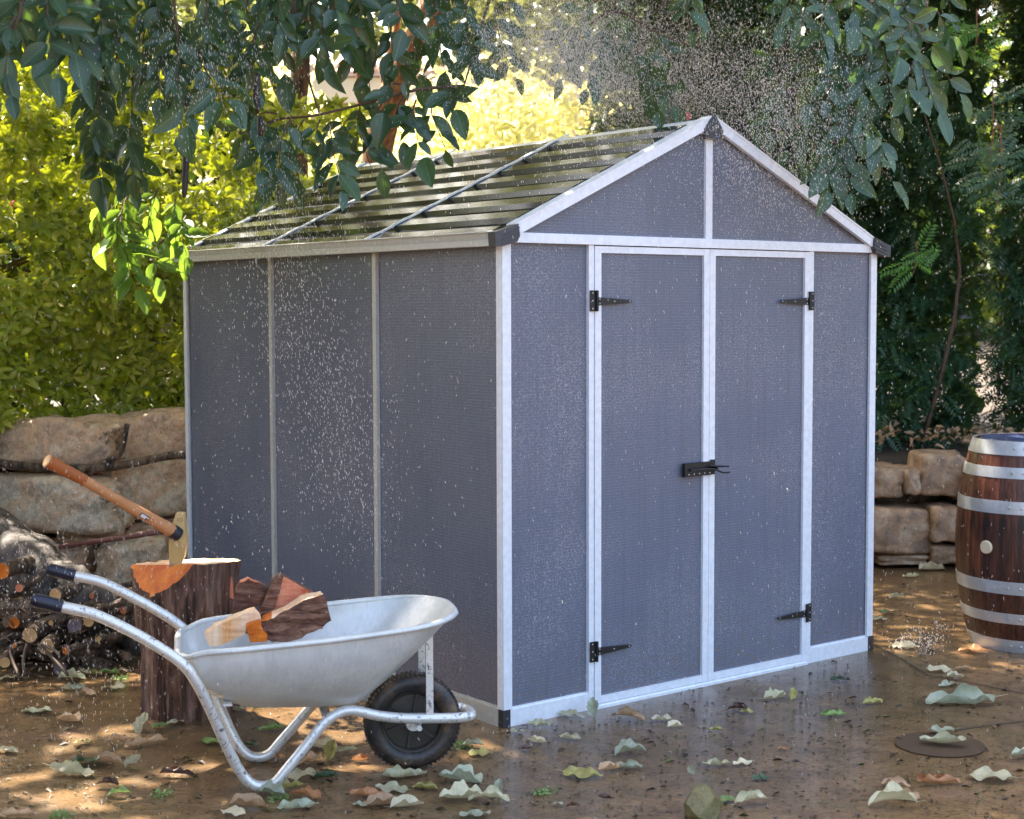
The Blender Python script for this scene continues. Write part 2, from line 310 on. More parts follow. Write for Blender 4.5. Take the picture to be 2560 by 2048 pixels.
def m_rain():
    m,t,b=mat('rain_water'); b.inputs['Base Color'].default_value=(0.92,0.9,0.88,1); b.inputs['Roughness'].default_value=0.15; b.inputs['Specular IOR Level'].default_value=1.0  # opaque white colour stands in for the sun glint on clear drops
    tr=N(t,'ShaderNodeBsdfTranslucent'); tr.inputs[0].default_value=(1,0.95,0.9,1)
    mx=N(t,'ShaderNodeMixShader'); mx.inputs[0].default_value=0.5
    t.links.new(b.outputs[0],mx.inputs[1]); t.links.new(tr.outputs[0],mx.inputs[2]); t.links.new(mx.outputs[0],t.nodes['Material Output'].inputs[0]); return m
MT['rain']=m_rain()

# ------------------------------------------------------------------ leaf geometry
def leaf_template(rows=6, fold=0.25, droop=0.3, ripple=0.0, wpow=0.85, seed=0, half=True):
    rg=random.Random(seed); vs=[]; fs=[]
    for i in range(rows+1):
        t=i/rows; wd=math.sin(math.pi*min(1,t**wpow))**0.8*0.5 if 0<t<1 else 0.0
        z=-droop*t*t
        if i in (0,rows): vs.append((0,t,z)); continue
        a=rg.uniform(-1,1)*ripple; b=rg.uniform(-1,1)*ripple
        vs += [(-wd,t,z+fold*wd+a),(0,t,z+rg.uniform(-.3,.3)*ripple),(wd,t,z+fold*wd+b)]
    fs=[(0,2,1),(0,3,2)]
    for i in range(rows-2):
        o=1+3*i; fs += [(o,o+1,o+4,o+3),(o+1,o+2,o+5,o+4)]
    o=1+3*(rows-2); e=o+3; fs += [(o,o+1,e),(o+1,o+2,e)]
    return np.array(vs,float), fs
def join(name, tpl, pos, d, n, L, W, material, parent=None, smooth=True):
    V,F=tpl; K=len(pos); pos=np.asarray(pos,float); d=np.asarray(d,float); n=np.asarray(n,float)
    L=np.broadcast_to(np.asarray(L,float),(K,)); W=np.broadcast_to(np.asarray(W,float),(K,))
    y=d/np.linalg.norm(d,axis=1)[:,None]; z=n-(n*y).sum(1)[:,None]*y; z/=np.maximum(np.linalg.norm(z,axis=1),1e-6)[:,None]; x=np.cross(y,z)
    A=pos[:,None,:]+x[:,None,:]*(V[None,:,0]*W[:,None])[...,None]+y[:,None,:]*(V[None,:,1]*L[:,None])[...,None]+z[:,None,:]*(V[None,:,2]*L[:,None])[...,None]
    nv=len(V); co=A.reshape(-1,3)
    tot=np.array([len(f) for f in F]); idx=np.concatenate([np.array(f) for f in F])
    li=(np.arange(K)[:,None]*nv+idx[None,:]).ravel(); lt=np.tile(tot,K); ls=np.concatenate([[0],np.cumsum(lt)[:-1]])
    me=bpy.data.meshes.new(name); me.vertices.add(len(co)); me.vertices.foreach_set('co',co.ravel())
    me.loops.add(len(li)); me.loops.foreach_set('vertex_index',li.astype(np.int32))
    me.polygons.add(len(lt)); me.polygons.foreach_set('loop_start',ls.astype(np.int32)); me.polygons.foreach_set('loop_total',lt.astype(np.int32))
    if smooth: me.polygons.foreach_set('use_smooth',np.ones(len(lt),bool))
    me.materials.append(material); me.update(calc_edges=True); me.validate()
    o=link(name,me,parent); o['kind']='stuff'; return o
def mesh_of(name, tpl, material):
    me=bpy.data.meshes.new(name); me.from_pydata([tuple(v) for v in tpl[0]],[],tpl[1]); me.materials.append(material)
    me.polygons.foreach_set('use_smooth',[True]*len(me.polygons)); return me
def realize(leaves, parent, tpls, tlo, material, mpart=None, name='leaf', stuff='leaves', nmax=300):
    """the leaves that show largest become parts, the rest one 'stuff' part"""
    base=np.array(parent.location) if parent else np.zeros(3)
    def score(q):
        x,y,z=proj(q[0]); return q[3]/max(z,0.5) if (-40<x<2600 and -40<y<2088) else -1
    leaves.sort(key=score, reverse=True)
    top=[q for q in leaves[:nmax] if score(q)>0]; rest=leaves[len(top):]
    ms=[mesh_of('leaf_blade',t_,mpart or material) for t_ in tpls]
    for i,(p,d,n,L,W) in enumerate(top):
        y=Vector(d).normalized(); z=Vector(n); z=(z-y*z.dot(y)).normalized(); x=y.cross(z)
        m=Matrix(((x[0]*W,y[0]*L,z[0]*L,p[0]-base[0]),(x[1]*W,y[1]*L,z[1]*L,p[1]-base[1]),(x[2]*W,y[2]*L,z[2]*L,p[2]-base[2]),(0,0,0,1)))
        o=link(name,ms[i%len(ms)],parent); o.matrix_basis=m
    if rest:
        join(stuff,tlo,[np.array(q[0])-base for q in rest],[q[1] for q in rest],[q[2] for q in rest],[q[3] for q in rest],[q[4] for q in rest],material,parent)
def rv(s=1.0): return np.array([rnd.uniform(-1,1)*s for _ in range(3)])
def unit(v): v=np.asarray(v,float); return v/max(1e-9,np.linalg.norm(v))
TOCAM=unit([-fw[0],-fw[1],0.15])

# ================================================================== SETTING
g=MB(); g.add([(-40,-40,0),(40,-40,0),(40,40,0),(-40,40,0)],[(0,1,2,3)])
tag(g.build('ground',MT['ground']),kind='structure')
# wall line (foot of the dry-stone walls) and the raised terrain behind it
WL=[(-7,3.75),(-3,3.62),(-0.6,3.50),(0.4,3.30),(2.4,3.38),(3.3,2.6),(4.25,1.5),(4.85,0.2),(5.3,-1.5),(6.0,-5.0)]
def wl_pt(s):
    i=int(min(max(s,0),len(WL)-1.001)); f=s-i; a=np.array(WL[i]); b=np.array(WL[i+1]); return a+(b-a)*f, unit((b-a))
tb=MB(); n=91; rows=[0.12,0.28,0.6,1.3,3,7,15,30]
vs=[]
for i in range(n):
    s=i/(n-1)*(len(WL)-1); p,d=wl_pt(s); nrm=np.array([-d[1],d[0]]); 
    top=0.90 if s<4 else 0.72-0.08*(s-5)*(s>5)
    for j,k in enumerate(rows):
        q=p+nrm*k*(1.0 if s<6 else 1.0); h=0.02 if j==0 else top-0.06+0.05*k+0.05*nz(q[0],q[1],0,1.5)
        vs.append((q[0],q[1],h if j else -0.05))
m_=len(rows)
tb.add(vs,[(i*m_+j,(i+1)*m_+j,(i+1)*m_+j+1,i*m_+j+1) for i in range(n-1) for j in range(m_-1)])
tag(tb.build('terrain',MT['soil'],smooth='all'),kind='structure')
# joints in the paving
jb=MB()
for pts in ([(2185,1612),(2255,1650),(2320,1690),(2425,1708),(2560,1735),(2700,1760)],[(2378,1829),(2470,1815),(2560,1804),(2700,1790)],[(2205,1480),(2330,1492),(2420,1500)]):
    q=[G(*p)[0] for p in pts]
    for a,b in zip(q[:-1],q[1:]):
        e=unit(b-a); sd=np.array([-e[1],e[0],0])*0.005
        jb.add([a-sd+[0,0,.004],b-sd+[0,0,.004],b+sd+[0,0,.004],a+sd+[0,0,.004]],[(0,1,2,3)])
tag(jb.build('paving_joint',MT['soil']),kind='structure')

# ================================================================== SHED
W_,L_,HW=2.1355,2.557,1.80
shed=empty('garden_shed',(0,0,0))
tag(shed,'grey panelled garden shed with white aluminium trim, double door and ribbed roof','shed')
def part(name, parent, mats, *boxes, smooth=False, m=0):
    b=MB()
    for lo,hi in boxes: b.box(lo,hi,m)
    return b.build(name,mats,parent,smooth)
A=MT['alu']; AO=MT['alu_shade']; PN=MT['panel']  # greyer aluminium for side and eave trim: their shade is put into the colour
# side walls (left, right), back, front fixed panels
ys=[0.03,L_/3,2*L_/3,L_-0.03]
for sx,x0 in ((-1,0.012),(1,W_-0.022)):
    for i in range(3):
        part('wall_panel',shed,PN,((x0,ys[i]+0.018,0.06),(x0+0.01,ys[i+1]-0.018,1.80)))
    for i in (1,2):
        part('seam_post',shed,AO,((x0-0.014*(sx<0)-0.002,ys[i]-0.019,0.066),(x0+0.014+0.01*(sx>0),ys[i]-0.006,1.80)),((x0-0.008,ys[i]-0.006,0.066),(x0+0.016,ys[i]+0.019,1.80)))
    part('base_skirt',shed,AO,((x0-0.016 if sx<0 else x0,0.028,0.0),(x0+0.012 if sx<0 else x0+0.026,L_-0.028,0.068)),((x0-0.008,0.03,0.068),(x0+0.016,L_-0.03,0.074)))
for x0,x1 in ((0.03,0.72),(0.72,1.41),(1.41,W_-0.03)):
    part('wall_panel',shed,PN,((x0+0.015,L_-0.022,0.06),(x1-0.015,L_-0.012,1.80)))
part('base_skirt',shed,AO,((0.03,L_-0.018,0.0),(W_-0.03,L_+0.004,0.068)))
part('wall_panel',shed,PN,((0.035,0.014,0.066),(0.422,0.024,1.81)))
part('wall_panel',shed,PN,((1.706,0.014,0.066),(W_-0.035,0.024,1.81)))
for (xa,xb) in ((0.026,0.420),(1.710,W_-0.026)):
    part('base_skirt',shed,A,((xa,0.0,0.0),(xb,0.026,0.064)),((xa,0.006,0.064),(xb,0.026,0.071)))
# corner posts: an L of two faces
for cx,cy,dx,dy in ((0,0,1,1),(W_,0,-1,1),(0,L_,1,-1),(W_,L_,-1,-1)):
    b=MB()
    def bx(a,c): b.box((min(a[0],c[0]),min(a[1],c[1]),a[2]),(max(a[0],c[0]),max(a[1],c[1]),c[2]))
    bx((cx,cy-0.002*dy,0.066),(cx+0.040*dx,cy+0.010*dy,1.80)); 
    bx((cx-0.002*dx,cy+0.010*dy,0.066),(cx+0.010*dx,cy+0.034*dy,1.80))
    b.build('corner_post',A,shed)
    part('base_corner_cap',shed,MT['black'],((min(cx-0.004*dx,cx+0.030*dx),min(cy-0.004*dy,cy+0.026*dy),0.0),(max(cx-0.004*dx,cx+0.030*dx),max(cy-0.004*dy,cy+0.026*dy),0.0665)))
# door frame
part('door_jamb',shed,A,((0.420,-0.002,0.0),(0.4455,0.022,1.8035)))
part('door_jamb',shed,A,((1.684,-0.002,0.0),(1.710,0.022,1.8035)))
part('door_sill',shed,A,((0.447,-0.014,0.0),(1.682,0.020,0.010)),((0.447,-0.004,0.010),(1.682,0.004,0.016)))
part('gable_beam',shed,A,((0.036,-0.010,1.8045),(W_-0.036,0.024,1.836)),((0.036,-0.004,1.836),(W_-0.036,0.014,1.842)))
def door(x0,x1,hinge_left):
    d=empty('door',(0,0,0)); d.parent=shed
    part('door_panel',d,PN,((x0+0.03,0.006,0.03),(x1-0.03,0.014,1.778)))
    wl=0.032; wr=0.032
    part('door_stile',d,A,((x0,-0.006,0.018),(x0+wl,0.016,1.800)))
    part('door_stile',d,A,((x1-wr,-0.006,0.018),(x1,0.016,1.800)))
    part('door_rail',d,A,((x0+wl,-0.004,0.018),(x1-wr,0.015,0.046)))
    part('door_rail',d,A,((x0+wl,-0.004,1.774),(x1-wr,0.015,1.800)))
    for zc in (1.590,0.228):
        b=MB(); sx=1 if hinge_left else -1; xj=x0-0.003 if hinge_left else x1+0.003
        b.box((min(xj-0.024*sx,xj+0.006*sx),-0.0085,zc-0.040),(max(xj-0.024*sx,xj+0.006*sx),-0.0062 ,zc+0.040))
        b.tube([(xj+0.009*sx,-0.012,zc-0.040),(xj+0.009*sx,-0.012,zc+0.040)],0.0055,8)
        z0=zc-0.002; b.extrude([(xj+0.012*sx,-0.0062,z0+0.016),(xj+0.012*sx,-0.0062,z0-0.016),(xj+0.185*sx,-0.0062,z0-0.006),(xj+0.195*sx,-0.0062,z0),(xj+0.185*sx,-0.0062,z0+0.006)],(0,-0.003,0))
        for (qx,qz) in ((-0.012,0.030),(-0.012,0.0),(-0.012,-0.030),(0.024,0.009),(0.024,-0.009),(0.10,0.0),(0.18,0.0)):
            yy=-0.0095 if qx<0 else -0.0098
            b.lathe([(0.0001,-0.002),(0.003,-0.0012),(0.0035,0.0008)],8,'Y',(xj+qx*sx,yy,zc+qz-(0.002 if qx>0 else 0)),1)
        b.build('hinge',[MT['iron'],MT['screw']],d)
    return d
dl=door(0.448,1.0695,True); dr=door(1.0715,1.6815,False)
b=MB(); zc=0.905                                                  # hasp and staple latch
b.box((0.918,-0.012,zc-0.028),(1.075,-0.0062,zc+0.028)); b.box((0.925,-0.020,zc+0.006),(1.090,-0.012,zc+0.026)); b.box((0.925,-0.020,zc-0.026),(1.090,-0.012,zc-0.006))
b.box((0.918,-0.022,zc-0.026),(0.934,-0.012,zc+0.026))
b.tube(spline([(0.94,-0.03,zc),(1.02,-0.034,zc),(1.07,-0.036,zc-0.004),(1.11,-0.05,zc-0.018),(1.138,-0.058,zc-0.018)],4),0.004,8)
b.tube(spline([(1.05,-0.03,zc+0.012),(1.10,-0.045,zc+0.008),(1.135,-0.055,zc+0.006)],4),0.004,8)
b.tube([(1.085,-0.006,zc),(1.085,-0.04,zc)],0.006,8); b.box((1.076,-0.012,zc-0.02),(1.1,-0.0062,zc+0.034))
for qx in (0.94,0.97,1.0,1.03,1.06): b.lathe([(0.0001,-0.002),(0.003,-0.0012),(0.0035,0.0008)],8,'Y',(qx,-0.0215,zc-0.018),1)
b.build('latch',[MT['iron'],MT['screw']],dl)
# gables
XM=W_/2; ZR=2.27; SL=0.459
def zroof(x): return 1.822+SL*(x if x<=XM else W_-x)
for yy,nm in ((0.010,'front'),(L_-0.020,'back')):
    for x0,x1 in ((0.05,XM-0.019),(XM+0.019,W_-0.05)):
        b=MB(); pl=[(x0,yy,1.838),(x1,yy,1.838),(x1,yy,zroof(x1)-0.01),(x0,yy,zroof(x0)-0.01)]
        b.extrude(pl,(0,0.010,0)); b.build('gable_panel',PN,shed)
    part('gable_post',shed,A,((XM-0.019,min(yy,yy-0.012 if nm=='front' else yy),1.8425),(XM+0.019,yy+0.016,2.285)))
# rake trims
for yy in (-0.022,L_+0.002):
    for sgn in (1,-1):
        b=MB(); x0=0.045; x1=XM-0.012
        pts=[(x0,zroof(x0)-0.018),(x1,zroof(x1)-0.018),(x1,zroof(x1)+0.021),(x0,zroof(x0)+0.021)]
        pl=[((x if sgn>0 else W_-x),yy,z) for x,z in pts]; b.extrude(pl,(0,0.020,0))
        pts=[(x0,zroof(x0)+0.021),(x1,zroof(x1)+0.021),(x1,zroof(x1)+0.029),(x0,zroof(x0)+0.029)]
        yb=yy-0.003 if yy<0 else yy-0.03
        b.extrude([((x if sgn>0 else W_-x),yb,z) for x,z in pts],(0,0.056,0))
        b.build('rake_trim',A,shed)
# eave fascias with a lip
for sgn in (1,-1):
    b=MB(); X=lambda x: x if sgn>0 else W_-x
    y0,y1=0.012,L_+0.015
    prof=[(-0.052,1.790),(-0.052,1.812),(-0.047,1.814),(-0.050,1.834),(-0.056,1.840),(-0.030,1.846),(-0.004,1.836),(-0.004,1.790)]
    b.extrude([(X(x),y0,z) for x,z in prof],(0,y1-y0,0)); b.build('eave_fascia',AO,shed)
# roof sheets: ribs run along the ridge
def roof_profile():
    pts=[]; nr=8; s0,s1=-0.035,XM-0.02; st=(s1-s0)/nr
    for i in range(nr):
        a=s0+i*st
        for f,h in ((0.0,0.0),(0.07,0.019),(0.50,0.019),(0.58,0.001)):
            pts.append((a+f*st,h))
    pts.append((s1,0.0)); return pts
RP=roof_profile(); nrm=np.array([-SL,1.0]); nrm/=np.linalg.norm(nrm)
ycut=[0.035,L_/3,2*L_/3,L_-0.005]
for sgn in (1,-1):
    X=lambda x: x if sgn>0 else W_-x
    for i in range(3):
        b=MB(); v=[]
        for (s_,h) in RP:
            x=s_+nrm[0]*h; z=1.834+SL*s_+nrm[1]*h
            for yq in (ycut[i]+0.002,ycut[i+1]-0.002):
                v.append((X(x),yq,z))
        k=len(RP); top=[(2*j,2*j+1,2*j+3,2*j+2) for j in range(k-1)]
        v2=[(p[0],p[1],p[2]-0.004) for p in v]; o=len(v)
        bot=[(o+2*j,o+2*j+2,o+2*j+3,o+2*j+1) for j in range(k-1)]
        sides=[(2*j,2*j+2,o+2*j+2,o+2*j) for j in range(k-1)]+[(2*j+1,o+2*j+1,o+2*j+3,2*j+3) for j in range(k-1)]
        b.add(v+v2, top+bot+sides); b.build('roof_sheet',MT['roof'],shed)
    for i in (1,2):                                            # stepped joint strips
        b=MB(); wd=0.013 if i in (1,2) else 0.016; yq=ycut[i] if i else ycut[0]+0.01; yq=yq if i<3 else yq-0.012
        v=[]
        for (s_,h) in RP:
            hh=0.019+h*0.12; x=s_+nrm[0]*hh; z=1.834+SL*s_+nrm[1]*hh; v+= [(X(x),yq-wd,z),(X(x),yq+wd,z)]
        k=len(RP); o=len(v); v2=[(p[0],p[1],p[2]+0.006) for p in v]
        fs=[(2*j,2*j+1,2*j+3,2*j+2) for j in range(k-1)]+[(o+2*j,o+2*j+2,o+2*j+3,o+2*j+1) for j in range(k-1)]+[(2*j,2*j+2,o+2*j+2,o+2*j) for j in range(k-1)]+[(2*j+1,o+2*j+1,o+2*j+3,2*j+3) for j in range(k-1)]
        b.add(v+v2,fs); b.build('roof_joint_strip',A,shed)
b=MB(); zr=2.310
b.extrude([(XM-0.058,-0.012,zr-0.022),(XM-0.052,-0.012,zr-0.004),(XM,-0.012,zr+0.018),(XM+0.052,-0.012,zr-0.004),(XM+0.058,-0.012,zr-0.022),(XM,-0.012,zr)],(0,L_+0.03,0))
b.build('ridge_cap',A,shed)
def apex(yy,dy):
    b=MB(); b.extrude([(XM-0.052,yy,zr-0.030),(XM-0.046,yy,zr-0.052),(XM-0.02,yy,zr-0.066),(XM+0.02,yy,zr-0.066),(XM+0.046,yy,zr-0.052),(XM+0.052,yy,zr-0.030),(XM,yy,zr+0.036)],(0,dy,0))
    s=-1 if dy>0 else 1; yf=yy if dy>0 else yy+dy
    for q in (-0.010,0.010): b.lathe([(0.0001,-0.003),(0.004,-0.002),(0.004,0.001)],8,'Y',(XM+q,(yy if yy<1 else yy+dy) ,zr-0.022),1)
    b.build('apex_cap',[MT['dgrey'],MT['screw']],shed)
apex(-0.030,0.055); apex(L_-0.005,0.035)
for sgn in (1,-1):
    for yy in (-0.034,L_+0.006):
        b=MB(); X=lambda x: x if sgn>0 else W_-x
        pl=[(-0.058,1.838),(-0.053,1.786),(-0.020,1.788),(0.046,1.806),(0.058,1.830),(0.052,1.872),(-0.028,1.845)]
        b.extrude([(X(x),yy,z) for x,z in pl],(0,0.044,0))
        for k in range(3):                                        # fine ribs on the cap
            b.extrude([(X(-0.03+0.004*k),yy-0.003,1.797+0.015*k),(X(0.055),yy-0.003,1.822+0.017*k),(X(0.055),yy-0.003,1.825+0.017*k),(X(-0.03+0.004*k),yy-0.003,1.800+0.015*k)],(0,0.003,0))
        b.build('eave_corner_cap',MT['dgrey'],shed)

# ================================================================== STONES
def stone_mesh(sx,sy,sz,seed,nseg=8,rough=0.12,pw=3.2,mt=None):
    bm=bmesh.new(); bmesh.ops.create_cube(bm,size=2.0); bmesh.ops.subdivide_edges(bm,edges=bm.edges[:],cuts=nseg,use_grid_fill=True)
    for v in bm.verts:
        c=v.co; l=(abs(c.x)**pw+abs(c.y)**pw+abs(c.z)**pw)**(1/pw); c/=l
        nn=noise.fractal(Vector((c.x*1.1+seed*7.1,c.y*1.1,c.z*1.1+seed)),1.0,2.0,4)
        n2=noise.noise(Vector((c.x*4+seed,c.y*4,c.z*4)))
        c*=1+rough*nn*1.6+rough*0.35*n2
        v.co=Vector((c.x*sx/2,c.y*sy/2,c.z*sz/2))
    me=bpy.data.meshes.new('stone'); bm.to_mesh(me); bm.free(); me.materials.append(mt)
    me.polygons.foreach_set('use_smooth',[True]*len(me.polygons)); return me
def wall_stone(parent, x0,y0,x1,y1,t,seed,mt,thick=0.34,rot=0.0,rough=0.12,nseg=8,pw=3.6,label=None):
    c=P((x0+x1)/2,(y0+y1)/2,t+thick*0.4); s=t/FPX
    o=link('stone',stone_mesh((x1-x0)*s*1.04,thick,(y1-y0)*s*1.05,seed,nseg,rough,pw,mt),parent)
    o.location=c-np.array(parent.location); o.rotation_euler=(R(rnd.uniform(-3,3)),rot,-YAW+rnd.uniform(-.06,.06))
    if label: o['label']=label
    return o
lw=empty('stone_wall',tuple(P(200,1500,8.3)*[1,1,0]))
tag(lw,'rough limestone boulder wall under the golden hedge at left','stone wall')
S1,S2,S3=MT['stone'],MT['stone_pale'],MT['stone_dark']
for q in [(-330,1050,-10,1190,8.15,1,S1,0),(-6,1046,318,1172,8.2,2,S1,R(1)),(302,1030,520,1146,8.35,3,S1,R(-3)),(-40,1188,312,1332,8.1,4,S2,R(4)),(236,1146,500,1290,8.3,5,S2,R(-2)),
          (-350,1200,-50,1360,8.1,6,S1,0),(252,1345,440,1500,8.15,7,S2,R(-4)),(60,1345,240,1440,8.25,8,S1,0),(-120,1350,50,1480,8.2,9,S1,0),(440,1300,600,1420,8.35,10,S1,0),(330,1296,450,1346,8.3,11,S1,R(-8)),(100,1440,250,1540,8.2,12,S1,0),(430,1425,600,1530,8.3,13,S1,0),(250,1490,420,1560,8.2,14,S1,0),(520,1040,760,1160,8.6,15,S1,0),(520,1160,800,1290,8.6,16,S1,0),(160,1320,260,1352,8.28,17,S1,R(-5)),(-330,1365,-130,1500,8.15,18,S1,0)]:
    wall_stone(lw,*q[:7],rot=q[7],pw=5.0,rough=0.13,nseg=14)
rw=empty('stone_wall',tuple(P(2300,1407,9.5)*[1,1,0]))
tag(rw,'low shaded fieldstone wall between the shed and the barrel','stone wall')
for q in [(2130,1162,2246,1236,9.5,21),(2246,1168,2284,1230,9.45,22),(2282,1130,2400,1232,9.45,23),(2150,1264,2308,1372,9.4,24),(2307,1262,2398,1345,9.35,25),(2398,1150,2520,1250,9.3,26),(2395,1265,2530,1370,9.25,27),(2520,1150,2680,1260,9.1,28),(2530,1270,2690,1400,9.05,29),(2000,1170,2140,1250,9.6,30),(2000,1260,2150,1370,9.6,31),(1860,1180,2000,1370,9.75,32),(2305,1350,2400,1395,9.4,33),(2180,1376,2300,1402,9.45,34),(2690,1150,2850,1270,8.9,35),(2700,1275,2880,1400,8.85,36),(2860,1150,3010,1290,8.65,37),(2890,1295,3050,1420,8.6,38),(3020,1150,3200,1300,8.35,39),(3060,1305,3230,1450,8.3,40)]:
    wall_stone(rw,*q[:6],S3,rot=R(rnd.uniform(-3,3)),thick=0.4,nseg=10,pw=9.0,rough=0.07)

# ================================================================== LEFT FOREGROUND: trunk, log pile, stump, axe
tr=MB()
path=[(-260,1200,7.9),(-120,1300,7.7),(0,1385,7.5),(90,1435,7.35),(170,1480,7.25),(240,1520,7.2),(310,1580,7.2),(380,1650,7.25)]
pp=spline([P(*q) for q in path],6); rr=[0.205-0.13*(i/(len(pp)-1)) for i in range(len(pp))]
tr.tube(pp,rr,22)
troot=tr.build('fallen_tree',MT['trunkbark'],smooth='all')
for v in troot.data.vertices:
    c=v.co; k=0.030*noise.fractal(Vector((c.x*6,c.y*6,c.z*6)),1,2,4); c+=Vector((k,k,k*1.2))
tag(troot,'thick gnarled grey brown tree trunk slanting down behind the log pile','fallen tree')
def log(name,ex,ey,er,t,length,dirv,endm,barkm,label,lump=0.06,seed=0):
    c=P(ex,ey,t); r=er*t/FPX; rg=random.Random(seed+5); d=Vector(dirv).normalized()
    a=d.orthogonal().normalized(); b2=d.cross(a); n=18; mb=MB(); vs=[]
    K=6
    for i in range(K+1):
        p=d*(length*i/K); wob=Vector((nz(i*.4,seed)*.02,nz(i*.4,seed+9)*.02,nz(i*.4,seed+4)*.01))
        for j in range(n):
            an=2*math.pi*j/n; q=r*(1+lump*nz(math.cos(an)*1.5+seed*3,math.sin(an)*1.5,i*.5))
            vs.append(p+wob*(i>0)+(a*math.cos(an)+b2*math.sin(an))*q)
    fs=[(i*n+j,i*n+(j+1)%n,(i+1)*n+(j+1)%n,(i+1)*n+j) for i in range(K) for j in range(n)]
    mb.add(vs,fs,0); mb.add(vs[-n:],[tuple(range(n))],1)
    e=[v*0.93-d*0.004 for v in vs[:n]]; mb.add([v for v in vs[:n]]+e,[(j,(j+1)%n,n+(j+1)%n,n+j) for j in range(n)],0); mb.add(e,[tuple(range(n))],1)
    o=mb.build(name,[barkm,endm],None,smooth=True); o.location=c
    tag(o,label,'log','cut logs and branches in the pile at left'); return o
vdir=unit([fw[0],fw[1],0])
def ldir(a,b=0.0): c_,s_=math.cos(R(a)),math.sin(R(a)); return (vdir[0]*c_+vdir[1]*s_,-vdir[0]*s_+vdir[1]*c_,b)
LB=MT['logbark']; TN=MT['cuttan']; OR=MT['cutorange']
LOGS=[(6,1428,21,6.95,.5,8,OR,'orange cut log at the left edge beside the slanting trunk'),
(35,1557,15,6.8,.45,-6,OR,'small orange cut branch above the knotty tan log end'),
(75,1588,20,6.75,.5,5,TN,'round tan log end with dark heart below the front handle grip'),
(117,1618,20,6.7,.5,-8,TN,'pale freshly sawn log end lowest in the row of ends'),
(187,1565,20,6.85,.5,10,MT['cutviolet'],'violet grey log end in the middle of the pile'),
(222,1555,13,6.85,.45,-12,TN,'small oval tan branch end right of the violet grey log'),
(139,1487,17,6.95,.4,14,TN,'tan log end half hidden behind the front handle grip'),
(40,1524,38,7.0,.5,-4,TN,'largest brown weathered log end at the left of the pile'),
(36,1614,6,6.7,.35,0,OR,'tiny orange twig end low at the left of the pile'),
(164,1627,10,6.72,.35,25,OR,'thin split branch end right of the pale sawn log'),
(12,1656,14,6.68,.4,-15,TN,'brown branch end at the bottom left corner of the pile'),
(128,1557,7,6.85,.3,8,TN,'tiny tan branch stub left of the violet grey log'),
(246,1596,10,6.85,.35,30,TN,'pale broken branch end nearest the chopping block'),
(49,1470,11,6.95,.4,5,MT['cutred'],'reddish brown branch end just under the slanting trunk'),
(309,1526,10,7.0,.3,20,MT['cutred'],'small red branch end beside the bark of the chopping block'),
(230,1490,8,7.1,.35,20,MT['cutred'],'thin red brown branch end between the two handles'),
(150,1672,16,6.72,.4,-20,MT['cutviolet'],'dark hollow log end at the foot of the pile'),
(95,1530,10,6.95,.4,3,TN,'small brown branch end between the big log and the grip')]
for i,q in enumerate(LOGS): log('log',q[0],q[1],q[2],q[3],q[4],ldir(q[5],rnd.uniform(-.08,.05)),q[6],LB,q[7],seed=i*3+1,lump=0.12 if q[2]>30 else 0.07)
# mossy side-on branches and the fill of the pile
fill=MB()
for i in range(46):
    x=rnd.uniform(-120,300); y=rnd.uniform(1480,1690)-max(0,x-180)*0.2; t=rnd.uniform(6.95,7.4)
    c=P(x,max(y,1490),t); c[2]=max(0.03,c[2]); a=rnd.uniform(0,math.pi); L2=rnd.uniform(.1,.28); dz=rnd.uniform(-.06,.06)
    fill.tube([c-np.array([math.cos(a)*L2,math.sin(a)*L2,dz]),c,c+np.array([math.cos(a)*L2,math.sin(a)*L2,dz*.5])],rnd.uniform(.012,.045),8)
for i in range(60):
    x=rnd.uniform(-60,330); y=rnd.uniform(1520,1700); t=rnd.uniform(6.6,7.0); c=P(x,y,t); c[2]=max(.02,c[2]); e=rv(); e[2]*=.6; L2=rnd.uniform(.05,.14)
    q=c+unit(e)*L2; q[2]=max(.01,q[2]); fill.tube([c,(c+q)/2+rv(.012),q],rnd.uniform(.002,.005),5)
fo=fill.build('branch_litter',[MT['logbark']],smooth=True); tag(fo,'tangle of dark twigs and thin branches filling the log pile','branches',kind='stuff')
# standing sticks in front of the pile
for i,(x,y,x2,y2,t,lb) in enumerate([(62,1690,68,1610,6.6,'thin upright stick leaning on the pile near the left edge'),(48,1690,24,1625,6.62,'short stick leaning left at the foot of the pile'),(170,1688,95,1610,6.6,'forked stick leaning over the foot of the log pile'),(150,1640,105,1610,6.55,'pale bent twig crossing the sawn log end')]):
    a=P(x,y,t); a[2]=max(.008,a[2]); b_=P(x2,y2,t+.1); mb=MB(); mb.tube(spline([a,(a+b_)/2+rv(.01),b_],4),0.0075,7); tag(mb.build('stick',MT['twig'],smooth='all'),lb,'stick','loose sticks on the log pile')
mb=MB(); mb.tube(spline([P(110,1375,7.9),P(200,1360,7.85),P(300,1345,7.8),P(430,1325,7.9)],5),0.014,8); tag(mb.build('stick',MT['redtwig'],smooth='all'),'long red brown stick lying across the stones behind the axe','stick')
for k,(pts,lb) in enumerate([([(-60,1150),(60,1165),(180,1172),(290,1166),(420,1140),(480,1138)],'dark root running in the joint below the top course of stones'),([(215,1195),(250,1160),(300,1135),(318,1060)],'thin dark root climbing the crack in the top stones')]):
    mb=MB(); mb.tube(spline([P(x,y,8.12) for x,y in pts],5),[0.022-0.008*k]*((len(pts)-1)*5+1),8); tag(mb.build('root',MT['logbark'],smooth='all'),lb,'root','roots in the joints of the boulder wall')

